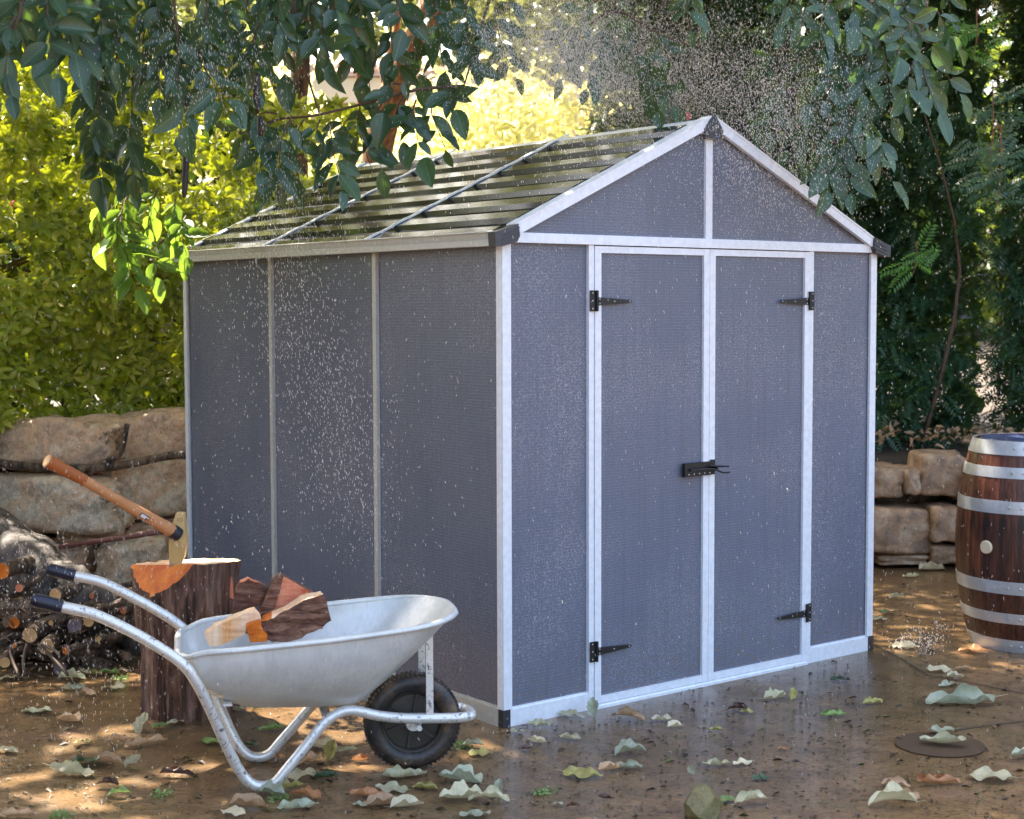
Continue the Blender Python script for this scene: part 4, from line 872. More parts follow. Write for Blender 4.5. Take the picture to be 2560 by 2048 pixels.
LT=[ (21,1702,50,'g','flat','at the left edge in front of the log pile'),
(180,1702,62,'t','folded','in the heap of leaves left of the chopping block'),(225,1690,55,'y','curled','on top of the heap left of the chopping block'),(275,1688,52,'l','cupped','lobed and wet, just left of the chopping block foot'),(306,1684,28,'n','curled','touching the left side of the chopping block'),
(284,1726,56,'g','flat','thin, below the lobed leaf near the chopping block'),(184,1728,60,'t','curled','under the heap left of the chopping block'),(214,1740,52,'n','cupped','at the lower end of the heap by the chopping block'),
(92,1784,76,'t','flat','alone on the paving at far left'),(171,1808,62,'n','folded','below and right of the lone teal leaf at far left'),(359,1826,62,'g','upright','standing in front of the chopping block'),(401,1822,38,'l','cupped','right beside the upright leaf at the chopping block'),(438,1812,38,'g','flat','at the right foot of the chopping block'),
(520,1795,48,'c','upright','behind the near front leg of the wheelbarrow'),(576,1765,32,'t','cupped','under the tray behind the wheelbarrow leg'),(596,1782,42,'c','folded','under the tray beside the small teal leaf'),
(292,1862,46,'n','folded','behind the long twisted leaf at lower left'),(365,1866,95,'n','rolled','long and twisted, left of the wheelbarrow legs'),(209,1862,44,'y','flat','on the patch of sun at lower left'),(530,1862,56,'l','flat','between the two wheelbarrow legs'),(678,1828,56,'l','curled','behind the rising part of the wheelbarrow frame'),(626,1868,46,'d','curled','on the paving inside the bend of the far leg'),
(19,1884,55,'c','curled','at the left edge below the lone teal leaf'),(225,1912,95,'d','flat','long and wet, left of the brown folded leaf'),(271,1918,66,'n','folded','crumpled on the wet leaves at lower left'),(180,1940,112,'g','curled','long pair-like curl at lower left'),(334,1916,50,'g','upright','pointed and standing at lower left centre'),
(442,1944,78,'b','rolled','thin curl in front of the wheelbarrow legs'),(267,1970,52,'b','curled','between two sun patches at lower left'),(296,1994,56,'l','cupped','alone near the bottom edge at left'),(563,1885,20,'y','flat','tiny, touching the outer wheelbarrow leg'),
(676,1994,68,'t','folded','below the lowest bend of the wheelbarrow frame'),(764,1998,84,'o','curled','right of the blue-green folded leaf at the bottom'),(622,2022,88,'n','folded','at the bottom edge below the wheelbarrow legs'),(743,2026,98,'t','cupped','broad, at the bottom edge below the orange brown curl'),
(651,1906,46,'y','flat','at the foot of the wheelbarrow frame bend'),(689,1900,46,'o','cupped','right above the wheelbarrow frame bend'),(772,1910,74,'n','cupped','broad, left of the yellow-edged upright leaf'),(757,1948,78,'g','flat','in the cluster right of the frame bend'),(812,1948,62,'d','curled','in the cluster under the sun patch by the wheel'),(716,1974,74,'y','cupped','crumpled below the wheelbarrow frame bend'),
(831,1896,66,'y','upright','standing beside the wheel on the sun patch'),(800,1872,90,'c','curled','broad, behind the upright leaf by the wheel'),(862,1884,60,'g','rolled','tongue shaped, touching the left of the wheel'),(584,2040,62,'c','flat','at the bottom edge, lowest below the wheelbarrow legs'),
(46,2044,84,'n','rolled','stick-like curl in the bottom left corner'),
(904,1906,42,'o','folded','small, at the lower left of the tyre'),(1009,1948,104,'g','curled','long and wavy in front of the tyre'),(1150,1958,104,'t','folded','large and wavy in the middle foreground'),(1062,1976,62,'y','curled','between the two large wavy foreground leaves'),
(917,1994,76,'o','cupped','rounded, at the bottom below the wheel'),(979,1980,74,'g','flat','behind the rounded orange leaf at the bottom'),(908,2018,52,'t','flat','under the rounded orange leaf at the bottom'),(959,2018,82,'n','folded','pointing up in the bottom cluster below the wheel'),(1017,2022,78,'c','folded','rightmost of the bottom cluster below the wheel'),
(1152,2002,98,'g','folded','with dark edge in the lower middle foreground'),(1222,2010,94,'g','cupped','broad, right of the dark-edged leaf'),(1250,1990,60,'t','upright','leaning on the broad leaf in the lower middle'),(1188,2044,72,'t','flat','at the bottom edge in the lower middle'),
(1178,1872,56,'t','curled','beside the fork end of the wheelbarrow'),(1200,1890,56,'y','flat','just below the leaf beside the fork end'),(1351,1818,58,'g','cupped','wrinkled, right of the shed front corner'),(1430,1795,58,'g','flat','against the base of the shed left of the door'),(1485,1790,66,'t','upright','propped against the left door post'),
(1572,1806,84,'n','curled','long, in front of the left door'),(1651,1806,58,'c','cupped','in front of the middle of the doors'),(1690,1822,44,'c','folded','bright, just right of the cupped one by the doors'),(1288,1835,42,'g','flat','near the shed front corner cap'),(1343,1862,48,'c','folded','below the wrinkled leaf near the shed corner'),
(1422,1852,58,'c','curled','with dark tip in front of the left door post'),(1313,1880,34,'b','cupped','small, below the shed front corner'),(1576,1890,74,'t','folded','standing tip up on the centre right paving'),(1457,1944,94,'y','flat','broad, at the left of the centre foreground trio'),(1526,1930,62,'n','folded','middle one of the centre foreground trio'),(1570,1924,66,'t','curled','right one of the centre foreground trio'),
(1393,2018,30,'t','flat','tiny, near the bottom centre'),(1434,2024,32,'b','curled','tiny, at the bottom centre left of the mossy rock'),(1514,2002,32,'b','folded','tiny reddish, above the bottom centre'),(1432,1918,28,'b','flat','tiny, above the broad yellow olive leaf'),
(1940,1752,70,'g','folded','in front of the right door leaf hinge side'),(1980,1748,42,'y','upright','standing behind the folded leaf by the right door'),(2102,1706,48,'d','flat','near the right front corner of the shed'),(2349,1680,64,'c','flat','left one of two on the paving before the barrel'),(2407,1680,42,'n','rolled','right one of two on the paving before the barrel'),
(2370,1718,50,'t','cupped','bowl shaped, on the right paving'),(2388,1698,40,'c','folded','just behind the bowl shaped leaf'),(2400,1762,158,'t','curled','largest and longest on the right paving'),(2182,1762,54,'y','curled','left of the longest leaf on the right paving'),(2082,1794,64,'l','rolled','narrow, on the wet paving right of centre'),
(2353,1838,64,'t','flat','behind the drain cover'),(2357,1868,102,'g','curled','long, lying across the drain cover'),(2553,1898,52,'t','folded','at the right edge below the drain cover'),(2478,1952,104,'g','flat','straight, near the lower right edge'),(2345,1964,104,'o','rolled','stick-like, left of the straight leaf at lower right'),
(2240,1970,64,'n','cupped','top one of the lower right stack'),(2262,1998,68,'n','curled','middle one of the lower right stack'),(2232,2020,108,'g','folded','lowest one of the lower right stack'),(1789,1918,64,'g','cupped','above and right of the mossy rock'),(1856,1914,54,'c','flat','right of the cupped leaf above the rock'),(1902,1952,48,'d','flat','wet, right of the mossy rock'),
(1880,2014,88,'g','curled','wavy, just right of the mossy rock'),(1823,2006,44,'l','flat','touching the right side of the mossy rock'),(1729,1936,32,'t','upright','small, above the mossy rock'),(1956,1878,26,'o','cupped','tiny, on the open wet paving'),(1844,1782,50,'b','curled','in front of the right door'),(1866,1786,34,'y','flat','small, beside the dark curl by the right door'),(1789,1830,36,'y','cupped','small, on the paving in front of the door gap'),
(2244,1500,44,'t','cupped','behind the shed near the splashing water'),(2200,1552,40,'t','flat','at the right side of the shed'),(2219,1536,42,'d','flat','behind the pale leaf at the right side of the shed'),(2265,1622,60,'c','curled','between the shed corner and the barrel'),(2432,1633,62,'o','flat','at the foot of the barrel'),
(2310,1398,58,'t','folded','left one at the foot of the low wall'),(2365,1402,66,'g','flat','right one at the foot of the low wall'),(2330,1428,62,'c','folded','in the middle before the low wall'),(2278,1446,44,'g','curled','closest to the shed before the low wall')]
FW={'flat':'flat','curled':'curled','folded':'folded','cupped':'cupped','upright':'upright','rolled':'rolled'}
cache={}
for i,(x,y,L2,ck,fm,pl) in enumerate(LT):
    key=(ck,fm,i%4)
    if key not in cache:
        v,f=dry_tpl('folded' if fm=='upright' else fm,ord(ck)*7+len(fm)*13+(i%4)*101); me=bpy.data.meshes.new('dry_leaf'); me.from_pydata(v,[],f); me.materials.append(DM[ck]); me.polygons.foreach_set('use_smooth',[True]*len(f)); cache[key]=me
    c,t=G(x,y,0.0); s=L2*t/FPX*1.12
    o=link('fallen_leaf',cache[key]); an=math.atan2(cr[1],cr[0])-math.pi/2+R(rnd.uniform(-32,32))+(math.pi if rnd.random()<.5 else 0)
    if fm=='upright':
        s*=.85; o.rotation_euler=(R(rnd.uniform(32,52)),R(rnd.uniform(-35,35)),-YAW+R(rnd.uniform(-35,35))); o.location=(c[0],c[1],s*0.30)
    else:
        o.rotation_euler=(R(rnd.uniform(-5,5)),R(rnd.uniform(-9,9)),an); o.location=(c[0],c[1],0.008 if not (2280<x<2420 and 1830<y<1890) else 0.017)
    o.scale=(s*rnd.uniform(.95,1.3),s,s*.85)
    words=f"{LC[ck][0]} {FW[fm]} leaf {pl}"
    tag(o,words,'leaf','fallen leaves on the wet paving')
# crumbs of leaf, twig and moss too many to count
K=6500; px=rs.uniform(-60,2620,K); py=2048-600*rs.rand(K)**0.9*0.98; pos=[];
for a,b_ in zip(px,py):
    c,t=G(a,max(b_,1400)); pos.append(c)
pos=np.array(pos); pos[:,2]=0.003; keep=~((pos[:,0]>-.03)&(pos[:,0]<W_+.03)&(pos[:,1]>-.02)); pos=pos[keep]; K=len(pos)
d=np.stack([rs.normal(size=K),rs.normal(size=K),rs.normal(size=K)*.03],1); n_=np.stack([rs.normal(size=K)*.12,rs.normal(size=K)*.12,np.ones(K)],1)
cm=m_leaf('litter_crumb',[(0.05,0.03,0.015),(0.02,0.012,0.01),(0.12,0.13,0.03),(0.2,0.13,0.06),(0.04,0.025,0.015),(0.10,0.05,0.03)],0.1,None,0.5)
Ls=rs.uniform(.006,.02,K)*(1+1.2*(rs.rand(K)>.93)); o=join('leaf_crumbs',leaf_template(3,.3,.15,.05),pos,d,n_,Ls,Ls*rs.uniform(.2,.6,K),cm); tag(o,'scattered crumbs of leaf and twig on the wet paving','leaf litter')
mo=[]; 
for (x,y) in ((405,1990),(1359,1984),(150,2042),(300,1700),(700,2000),(1150,1870)):
    c,_=G(x,y)
    for k in range(60): mo.append(c+np.array([rnd.gauss(0,.02),rnd.gauss(0,.016),abs(rnd.gauss(0,.007))]))
mo=np.array(mo); K=len(mo); o=join('moss_tufts',leaf_template(3,.3,.15,.05),mo,rs.normal(size=(K,3)),rs.normal(size=(K,3)),.014,.008,DM['l']); tag(o,'small green moss tufts on the paving','moss')
# leaf litter on top of the right wall
K=900; pos=[]
for k in range(K):
    s=rnd.uniform(4.8,7.6); p,dd=wl_pt(s); q=p+np.array([-dd[1],dd[0]])*rnd.uniform(.15,1.0); pos.append((q[0],q[1],0.70+rnd.uniform(0,.10)))
o=join('dry_leaf_litter',leaf_template(4,.5,.3,.1),pos,rs.normal(size=(K,3))*[1,1,.3],rs.normal(size=(K,3))+[0,0,1],rs.uniform(.035,.07,K),rs.uniform(.018,.03,K),DM['n']); tag(o,'dry tan leaf litter on the bank above the low fieldstone wall','leaf litter')

# ================================================================== HEDGE
hedge=empty('golden_hedge',(-0.6,3.9,0.85)); tag(hedge,'golden green leafy hedge spilling over the boulder wall at left','hedge')
hl=[]
def hedge_front(x,z): return 3.46+0.10*(z-0.9)+0.22*nz(x,z,0,1.3)+0.10*nz(x,z,5,3.3)
def hedge_top(x): return 3.25+0.25*nz(x,2,0,1.2)-0.55*max(0,min(1,(x-0.35)/1.0))
def hedge_bot(x): return 0.86+0.16*nz(x,7,0,3.0)
for k in range(7200):
    x=rnd.uniform(-2.4,1.75); z=rnd.uniform(0.72,3.5)
    if z<hedge_bot(x) or z>hedge_top(x): continue
    lay=rnd.random(); back=abs(rnd.gauss(0,.05)) if lay<.62 else rnd.uniform(.1,.75)
    y=hedge_front(x,z)+back
    dens=nz(x,z,y,2.6)
    if dens<-0.24 and z>1.7 and rnd.random()<.8: continue
    c=np.array([x,y,z]); ax=unit(np.array([-.5,-1,.55])+rv(.45)); a=unit(np.cross(ax,rv())); b_=np.cross(ax,a)
    kk=rnd.randint(5,8); ph=rnd.uniform(0,6.28); sz=rnd.uniform(.060,.088) if lay<.62 else rnd.uniform(.045,.07)
    for j in range(kk):
        an=ph+j*2.4; sp=rnd.uniform(.8,1.4); d=ax*math.cos(sp)+(a*math.cos(an)+b_*math.sin(an))*math.sin(sp)
        nrm_=ax*math.sin(sp)-(a*math.cos(an)+b_*math.sin(an))*math.cos(sp); s_=sz*rnd.uniform(.75,1.15)
        hl.append((c+d*.006,d+np.array([0,0,-.12]),nrm_+rv(.15),s_,s_*rnd.uniform(.40,.50)))
T8=[leaf_template(6,.35,dr,.02,seed=i) for i,dr in enumerate((.1,.25,.4,.15,.3))]
TLO=leaf_template(3,.35,.25,.0)
realize(hl,hedge,T8,TLO,MT['hedge'])
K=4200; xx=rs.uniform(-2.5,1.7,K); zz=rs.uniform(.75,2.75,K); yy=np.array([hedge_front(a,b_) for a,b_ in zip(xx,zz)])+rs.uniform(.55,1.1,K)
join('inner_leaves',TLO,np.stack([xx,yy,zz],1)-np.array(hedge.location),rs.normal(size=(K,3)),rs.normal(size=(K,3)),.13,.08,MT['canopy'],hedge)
b=MB()
for k in range(60):
    x=rnd.uniform(-2.2,1.5); z=rnd.uniform(.9,2.4); y=hedge_front(x,z)+rnd.uniform(.15,.5)
    b.tube([(x-.6,y-3.9+.1,z-.85),(x-.6+.6+rnd.uniform(-.1,.1),y-3.9,z-.85+.25),(x+.6+rnd.uniform(-.2,.2),y-3.9,z-.85+.6)],[.006,.005,.003],5)
o=b.build('hedge_stems',MT['twig'],hedge); o['kind']='stuff'
for (x,y,t) in ((28,516,8.5),(44,524,8.5),(36,508,8.5)):
    c=P(x,y,t)-np.array(hedge.location); b=MB()
    for k in range(7): e=unit(rv()); b.tube([c,c+e*.012,c+e*.018],[.003,.008,.001],6)
    b.build('flower',MT['flower'],hedge)

# ================================================================== LARGE-LEAVED TREES OVERHEAD
def spray(x,y,x2,y2,t,out_l,twigs,size=(.095,.13),face=None,spread=1.0):
    a=P(x,y,t); e=P(x2,y2,t+rnd.uniform(-.25,.1)); R_=np.linalg.norm(e-a); d0=unit(e-a)
    sag=np.array([0,0,-.03]); n_=max(3,int(R_/.05)); nf=unit(TOCAM+rv(.35)) if face is None else face
    pts=[]
    for i in range(n_+1):
        f=i/n_; pts.append(a+(e-a)*f+np.cross(d0,nf)*0.03*math.sin(f*3)*rnd.uniform(.6,1.2)-sag*4*f*(1-f))
    twigs.append(pts)
    for i in range(1,n_+1):
        dd=unit(pts[i]-pts[i-1]); side=np.cross(dd,nf); f=i/n_
        for s_ in ((-1,1) if i<n_ else (0,)):
            if rnd.random()<.08: continue
            an=R(rnd.uniform(25,80))*s_*spread; dl_=unit(dd*math.cos(an)+side*math.sin(an)+np.array([0,0,-.3])+rv(.26))
            L2=rnd.uniform(size[0]*.72,size[1])*(0.78+.3*f); nn__=unit(nf+rv(.5)+side*s_*rnd.uniform(-.1,.5))
            out_l.append((pts[i]+dl_*.006,dl_,nn__,L2,L2*rnd.uniform(.44,.54)))
TB=[leaf_template(8,f_,dr,rp,seed=20+i,wpow=.9) for i,(f_,dr,rp) in enumerate(((.25,.12,.02),(.4,.25,.03),(.15,.05,.03),(.5,.35,.02),(.3,-.12,.04),(.2,.2,.05)))]
TBLO=leaf_template(4,.3,.2,.02,wpow=.9)
def twig_parts(tw,parent,mt,r=.0028):
    base=np.array(parent.location)
    for pts in tw:
        b=MB(); k=len(pts); b.tube([p-base for p in pts],[r*(1.4-.9*i/(k-1)) for i in range(k)],6,caps=False); b.build('twig',mt,parent)
# shade canopy: leaves over the yard, with the gaps that let the sun through
HOLES=[]
def hole(x,y,rx,ry,z=0.0):
    c,_=G(x,y,z); HOLES.append((c[0]-z/sdir[2]*sdir[0],c[1]-z/sdir[2]*sdir[1],rx+.03,ry+.03))
for q in ((238,1835,.15,.05),(142,1877,.13,.05),(83,1946,.10,.045),(355,1954,.085,.045),(501,1925,.13,.05),(200,1972,.09,.05),(150,2000,.07,.04),(240,2018,.12,.035),(363,2042,.08,.03),(21,1965,.06,.05),(705,1795,.07,.03),(676,1762,.07,.03),(872,1928,.12,.07),(271,1891,.035,.02),(1215,1850,.04,.015),(-60,1900,.1,.08),(270,1964,.05,.02)): hole(*q)
def hole3(p,rx,ry): HOLES.append((p[0]-p[2]/sdir[2]*sdir[0],p[1]-p[2]/sdir[2]*sdir[1],rx,ry))
for p,rx,ry in (((.10,2.30,1.87),.12,.25),((.32,2.1,1.98),.10,.2),((.5,1.5,2.06),.16,.10),((.75,.5,2.2),.2,.05)): hole3(p,rx,ry)
for (x,y,t) in ((300,600,6.95),(380,620,6.95),(430,600,6.95),(340,690,6.95),(460,560,7.0)): hole3(P(x,y,t),.26,.26)
for (x,y,t) in ((1060,60,10.5),(1010,180,10.5),(900,200,10.3)): hole3(P(x,y,t),.3,.35)
for (x,y,t) in ((1840,100,9.9),(2290,30,9.8),(2330,60,9.8),(2480,190,9.7),(2240,1150,9.75),(2290,1160,9.7),(2350,1000,9.8),(2420,1090,9.6),(2200,800,9.7),(2420,140,9.6),(2250,560,9.7),(2270,640,9.4)): hole3(P(x,y,t),.16,.16)
def shaded(xg,yg):
    if xg<1.25: 
        if not(-3.6<yg<1.5): return False
    else:
        if not(-3.6<yg<3.9): return False
    for hx,hy,rx,ry in HOLES:
        if ((xg-hx)/rx)**2+((yg-hy)/ry)**2<1: return False
    return True
ltree=empty('overhanging_tree',(-4.6,3.2,0)); tag(ltree,'large leaved tree overhanging from the left with long black seed pods','tree')
rtree=empty('overhanging_tree',(6.6,1.2,0)); tag(rtree,'large leaved tree overhanging the right side of the shed','tree')
for tree,x0,x1,cnt in ((ltree,-3.6,1.25,23000),(rtree,1.25,7.0,21000)):
    base=np.array(tree.location); pos=[]
    for k in range(cnt):
        xg=rnd.uniform(x0,x1); yg=rnd.uniform(-3.6,3.9 if x0>1 else 1.5); z=rnd.uniform(3.62,4.5)
        if not shaded(xg,yg): continue
        pos.append(np.array([xg+z/sdir[2]*sdir[0],yg+z/sdir[2]*sdir[1],z]))
    pos=np.array(pos)-base; K=len(pos); n_=np.array(sdir)[None,:]+rs.normal(size=(K,3))*.4; d=rs.normal(size=(K,3))*[1,1,.4]
    Ls=rs.uniform(.09,.13,K); join('canopy_leaves',leaf_template(3,.2,.15,0),pos,d,n_,Ls,Ls*.62,MT['overhead'],tree)
def limb(parent,pts,r0_,r1,mt,name='branch',n=10):
    base=np.array(parent.location); q=spline([np.array(p)-base for p in pts],5); k=len(q); b=MB(); b.tube(q,[r0_+(r1-r0_)*i/(k-1) for i in range(k)],n); return b.build(name,mt,parent,smooth='all')
limb(ltree,[(-4.6,3.2,0),(-4.5,3.1,1.6),(-4.4,2.9,3.0),(-4.0,2.6,4.0)],.19,.13,MT['trunkbark'],'trunk',14)
for e in ([(-4.0,2.6,4.0),(-2.6,2.2,4.25),(-1.0,2.2,4.3),(.8,2.3,4.25)],[(-4.0,2.6,4.0),(-3,1.2,4.2),(-1.8,.2,4.1)],[(-2.6,2.2,4.25),(-1.4,1.0,4.2),(-.2,.4,4.1)]): limb(ltree,e,.07,.02,MT['trunkbark'])
limb(rtree,[(6.6,1.2,0),(6.5,1.2,1.6),(6.3,1.2,3.2),(5.8,1.3,4.2)],.2,.13,MT['trunkbark'],'trunk',14)
for e in ([(5.8,1.3,4.2),(4.4,1.5,4.35),(3,1.6,4.3),(1.8,1.4,4.2)],[(5.8,1.3,4.2),(4.6,.2,4.3),(3.2,-.6,4.2)],[(4.4,1.5,4.35),(3.4,2.8,4.4),(2.6,4.0,4.4)]): limb(rtree,e,.07,.02,MT['trunkbark'])
LS=[(40,40,28,235,5.2),(130,-40,150,190,5.25),(50,-30,85,150,5.35),(200,20,225,190,5.5),(160,-60,190,130,5.4),(-10,60,-25,260,5.3),(260,-40,265,120,5.6),(330,-50,300,150,5.7),(300,60,250,330,6.0),(350,100,335,430,6.2),(255,140,255,300,6.1),(285,260,262,455,6.3),(240,260,262,480,6.4),(335,300,345,470,6.4),
 (400,-30,430,140,5.8),(445,60,470,310,5.6),(440,40,400,240,5.75),(520,-20,550,170,5.7),(500,110,575,280,5.65),(560,-10,600,140,5.9),(470,170,455,330,5.7),(380,20,370,230,6.0),
 (620,0,640,110,6.0),(650,60,640,220,5.9),(700,-30,720,120,5.85),(735,20,715,180,5.8),(790,-20,800,120,5.8),(810,50,830,150,5.75),(850,-30,870,100,6.0),(930,-40,920,80,6.1),(1000,-50,1010,70,6.2),(1090,-40,1110,120,6.3),(640,95,620,230,6.0),
 (600,335,605,330,6.1),(690,285,620,350,6.0),(690,300,660,420,6.0),(730,290,700,510,5.9),(760,300,745,440,5.95),(800,300,830,400,6.0),(830,310,860,470,5.95),(880,290,860,400,6.05),(900,250,930,420,6.0),(960,250,955,420,6.05),(1010,240,1010,350,6.1),(1040,250,1060,390,6.1),(1080,230,1115,370,6.15),(1140,215,1140,270,6.2),(1000,210,960,280,6.1),
 (880,40,900,190,6.1),(940,90,930,240,6.1),(980,60,1010,200,6.15),(1050,60,1050,180,6.2),(1110,90,1130,220,6.25),(1170,0,1190,150,6.3),(1240,20,1290,190,6.4),(1200,80,1180,200,6.3)]
ll=[]; tw=[]
for q in LS: spray(*q,ll,tw,size=(.095,.142))
# extra leaves along the top edge
for k in range(26): x=rnd.uniform(-40,1300); spray(x,rnd.uniform(-140,-40),x+rnd.uniform(-40,40),rnd.uniform(10,110),rnd.uniform(5.6,6.8),ll,tw,size=(.085,.12))
realize(ll,ltree,TB,TBLO,MT['bigleaf'],MT['bigvein']); 
for e in ([(1160,215,6.2),(1040,225,6.1),(900,262,6.05),(780,290,6.0),(690,300,6.0),(600,335,6.1)],[(1240,-60,6.4),(1200,80,6.3),(1160,215,6.2)],[(720,-80,5.9),(760,150,5.9),(800,290,5.95)],[(430,-100,5.8),(440,60,5.6),(470,290,5.6)],[(300,-100,5.9),(300,80,6.0),(262,300,6.3)],[(90,-80,5.3),(40,60,5.2),(0,140,5.3)]):
    limb(ltree,[P(*p) for p in e],.007,.0035,MT['twig'],'twig',7)
twig_parts(tw,ltree,MT['twig'])
for pts in ([(647,182),(640,230),(644,284)],[(466,346),(464,420),(460,495)],[(651,290),(652,320),(650,340)]):
    c=[P(x,y,5.7)-np.array(ltree.location) for x,y in pts]; q=spline(c,5); k=len(q); b=MB(); b.tube(q,[.003+.0095*math.sin(math.pi*min(1,max(0.0,i/(k-1))))**.35 for i in range(k)],10); b.build('seed_pod',MT['pod'],ltree,smooth='all')
# young sunlit shoot
sh=empty('young_shoot',tuple(P(340,560,7.0))); tag(sh,'bright green young shoot catching the sun left of the shed roof','shoot')
ll=[]; tw=[]
for q in ((330,470,300,640,6.95),(300,520,345,720,6.9),(395,470,375,640,7.0),(440,490,450,640,7.0),(270,500,255,600,7.05),(410,600,395,690,6.95),(465,540,470,640,7.05)): spray(*q,ll,tw,size=(.095,.135),face=unit(TOCAM+np.array([0,0,.7])))
realize(ll,sh,TB,TBLO,MT['shoot'],MT['shootvein']); twig_parts(tw,sh,MT['twig'])
RS_=[(1560,20,1600,150,6.6),(1590,90,1650,270,6.5),(1540,70,1470,220,6.7),(1640,60,1700,190,6.7),(1620,120,1680,260,6.6),(1500,0,1450,110,6.8),(1440,60,1400,190,6.9),
 (2000,-20,1960,60,6.6),(2010,20,2040,120,6.6),(2080,0,2060,110,6.5),(2100,10,2100,120,6.5),(2130,0,2170,130,6.6),(2190,-20,2210,130,6.6),(2250,10,2230,90,6.6),(2260,40,2330,110,6.5),(2300,60,2250,140,6.6),(2300,-30,2290,90,6.7),(2340,20,2390,120,6.7),
 (2310,120,2270,260,6.5),(2300,140,2350,280,6.55),(2220,130,2235,290,6.5),(2200,100,2160,230,6.6),(2150,120,2070,250,6.6),(2110,180,2030,260,6.6),(2120,200,2140,330,6.5),(2150,250,2110,360,6.45),(2130,320,2130,480,6.4),(2150,300,2210,380,6.4),(2110,330,2070,470,6.5),(2160,370,2230,450,6.4),(2050,250,1980,420,6.7),(2020,280,2060,430,6.65),(1980,220,1930,330,6.8),(1960,120,1920,230,6.8),(2050,120,2010,210,6.7),(1890,300,1910,330,6.9),(2360,150,2400,230,6.8)]
ll=[]; tw=[]
for q in RS_: spray(*q,ll,tw,size=(.095,.142))
for k in range(12): x=rnd.uniform(1350,2420); spray(x,rnd.uniform(-140,-30),x+rnd.uniform(-40,40),rnd.uniform(10,90),rnd.uniform(6.3,7.4),ll,tw,size=(.085,.12))
realize(ll,rtree,TB,TBLO,MT['bigleaf'],MT['bigvein']); twig_parts(tw,rtree,MT['twig'])
for e in ([(2330,-80,6.6),(2310,60,6.6),(2300,130,6.55)],[(2180,-80,6.6),(2170,100,6.6),(2140,240,6.5),(2130,330,6.4)],[(2080,-80,6.7),(2070,120,6.7),(2045,250,6.7)],[(1480,60,6.8),(1545,30,6.6),(1660,90,6.6),(1750,120,6.7)],[(1560,-80,6.7),(1560,20,6.6)]):
    limb(rtree,[P(*p) for p in e],.007,.003,MT['twig'],'twig',7)

# ================================================================== FEATHERY DARK SHRUBS AT RIGHT
def frond_tpl(pairs=8,seed=0):
    rg=random.Random(seed); vs=[]; fs=[]
    for i in range(pairs+1):
        t=(i+.7)/(pairs+1); z=-.22*t*t
        for s_ in ((-1,1) if i<pairs else (0,)):
            l=.30*(1-.45*abs(t-.45)*1.6)*rg.uniform(.85,1.1); w_=.045; an=R(62)*s_; dx,dy=math.sin(an),math.cos(an); px_,py_=dy,-dx
            o=len(vs); vs+=[(0,t,z),(dx*l*.5+px_*w_,t+dy*l*.5+py_*w_,z-.01),(dx*l,t+dy*l,z-.05-rg.uniform(0,.06)),(dx*l*.5-px_*w_,t+dy*l*.5-py_*w_,z-.01)]; fs+=[(o,o+1,o+2,o+3)]
    return np.array(vs),fs
FT=frond_tpl()
LINE=np.array([(3.45,3.55),(4.0,2.75),(4.95,1.45),(5.6,0.1),(6.2,-1.4),(6.6,-2.6)])
def shrub(label,s0,s1,cnt,zlo,zhi,mt=None,bright=0):
    i=int(s0); c=LINE[i]; e=empty('feathery_shrub',(c[0]+.6,c[1]+.6,.7)); tag(e,label,'shrub'); base=np.array(e.location)
    pos=[];d=[];n_=[];L=[]
    for k in range(cnt):
        s=rnd.uniform(s0,s1); i=int(min(s,len(LINE)-1.001)); f=s-i; p=LINE[i]+(LINE[i+1]-LINE[i])*f; t_=unit(LINE[i+1]-LINE[i]); nr=np.array([-t_[1],t_[0]])
        z=rnd.uniform(zlo,zhi); lump=.35*nz(s*2.2,z*1.4,2)+.18*nz(s*6,z*4,7); dpt=abs(rnd.gauss(0,.28))+.05
        if nz(s*4,z*3,9+dpt)<-.36 and rnd.random()<.7: continue
        q=p+nr*(dpt+.3+lump+.12*(z-.7)*(z<2))
        pos.append((q[0],q[1],z)); dr=unit(np.array([-nr[0],-nr[1],-.25])*.8+rv(.85)); d.append(dr); n_.append(unit(np.array([-nr[0]*.4,-nr[1]*.4,1])+rv(.5))); L.append(rnd.uniform(.12,.22))
    L=np.array(L); join('fronds',FT,np.array(pos)-base,d,n_,L,L,mt or MT['feather'],e)
    # inner, larger leaves that make the mass dense
    pos=[]
    for k in range(int(cnt*.85)):
        s=rnd.uniform(s0,s1); i=int(min(s,len(LINE)-1.001)); f=s-i; p=LINE[i]+(LINE[i+1]-LINE[i])*f; t_=unit(LINE[i+1]-LINE[i]); nr=np.array([-t_[1],t_[0]])
        q=p+nr*rnd.uniform(.9,1.9); z=rnd.uniform(zlo-.1,zhi+.1)
        if nz(q[0]*2.2,q[1]*2.2,z*2.2)<-.36: continue
        pos.append((q[0],q[1],z))
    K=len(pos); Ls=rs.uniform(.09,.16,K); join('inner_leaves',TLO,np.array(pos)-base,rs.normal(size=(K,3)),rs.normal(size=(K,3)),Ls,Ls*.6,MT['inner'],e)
    b=MB()
    for k in range(3):
        s=rnd.uniform(s0,s1); i=int(min(s,len(LINE)-1.001)); f=s-i; p=LINE[i]+(LINE[i+1]-LINE[i])*f; t_=unit(LINE[i+1]-LINE[i]); nr=np.array([-t_[1],t_[0]]); q=p+nr*rnd.uniform(.25,.8)
        a=np.array([q[0],q[1],.6]); m1=a+np.array([rnd.uniform(-.3,.3),rnd.uniform(-.3,.3),1.2]); m2=m1+np.array([rnd.uniform(-.5,.3),rnd.uniform(-.5,.3),1.1])
        b.tube(spline([a-base,m1-base,m2-base],4),[.018-.014*i/8 for i in range(9)],6)
    b.build('stem',MT['twig'],e,smooth='all'); return e
s1_=shrub('dark feathery shrub behind the shed roof, nearest the bright gap',0.0,1.5,7000,.7,4.6)
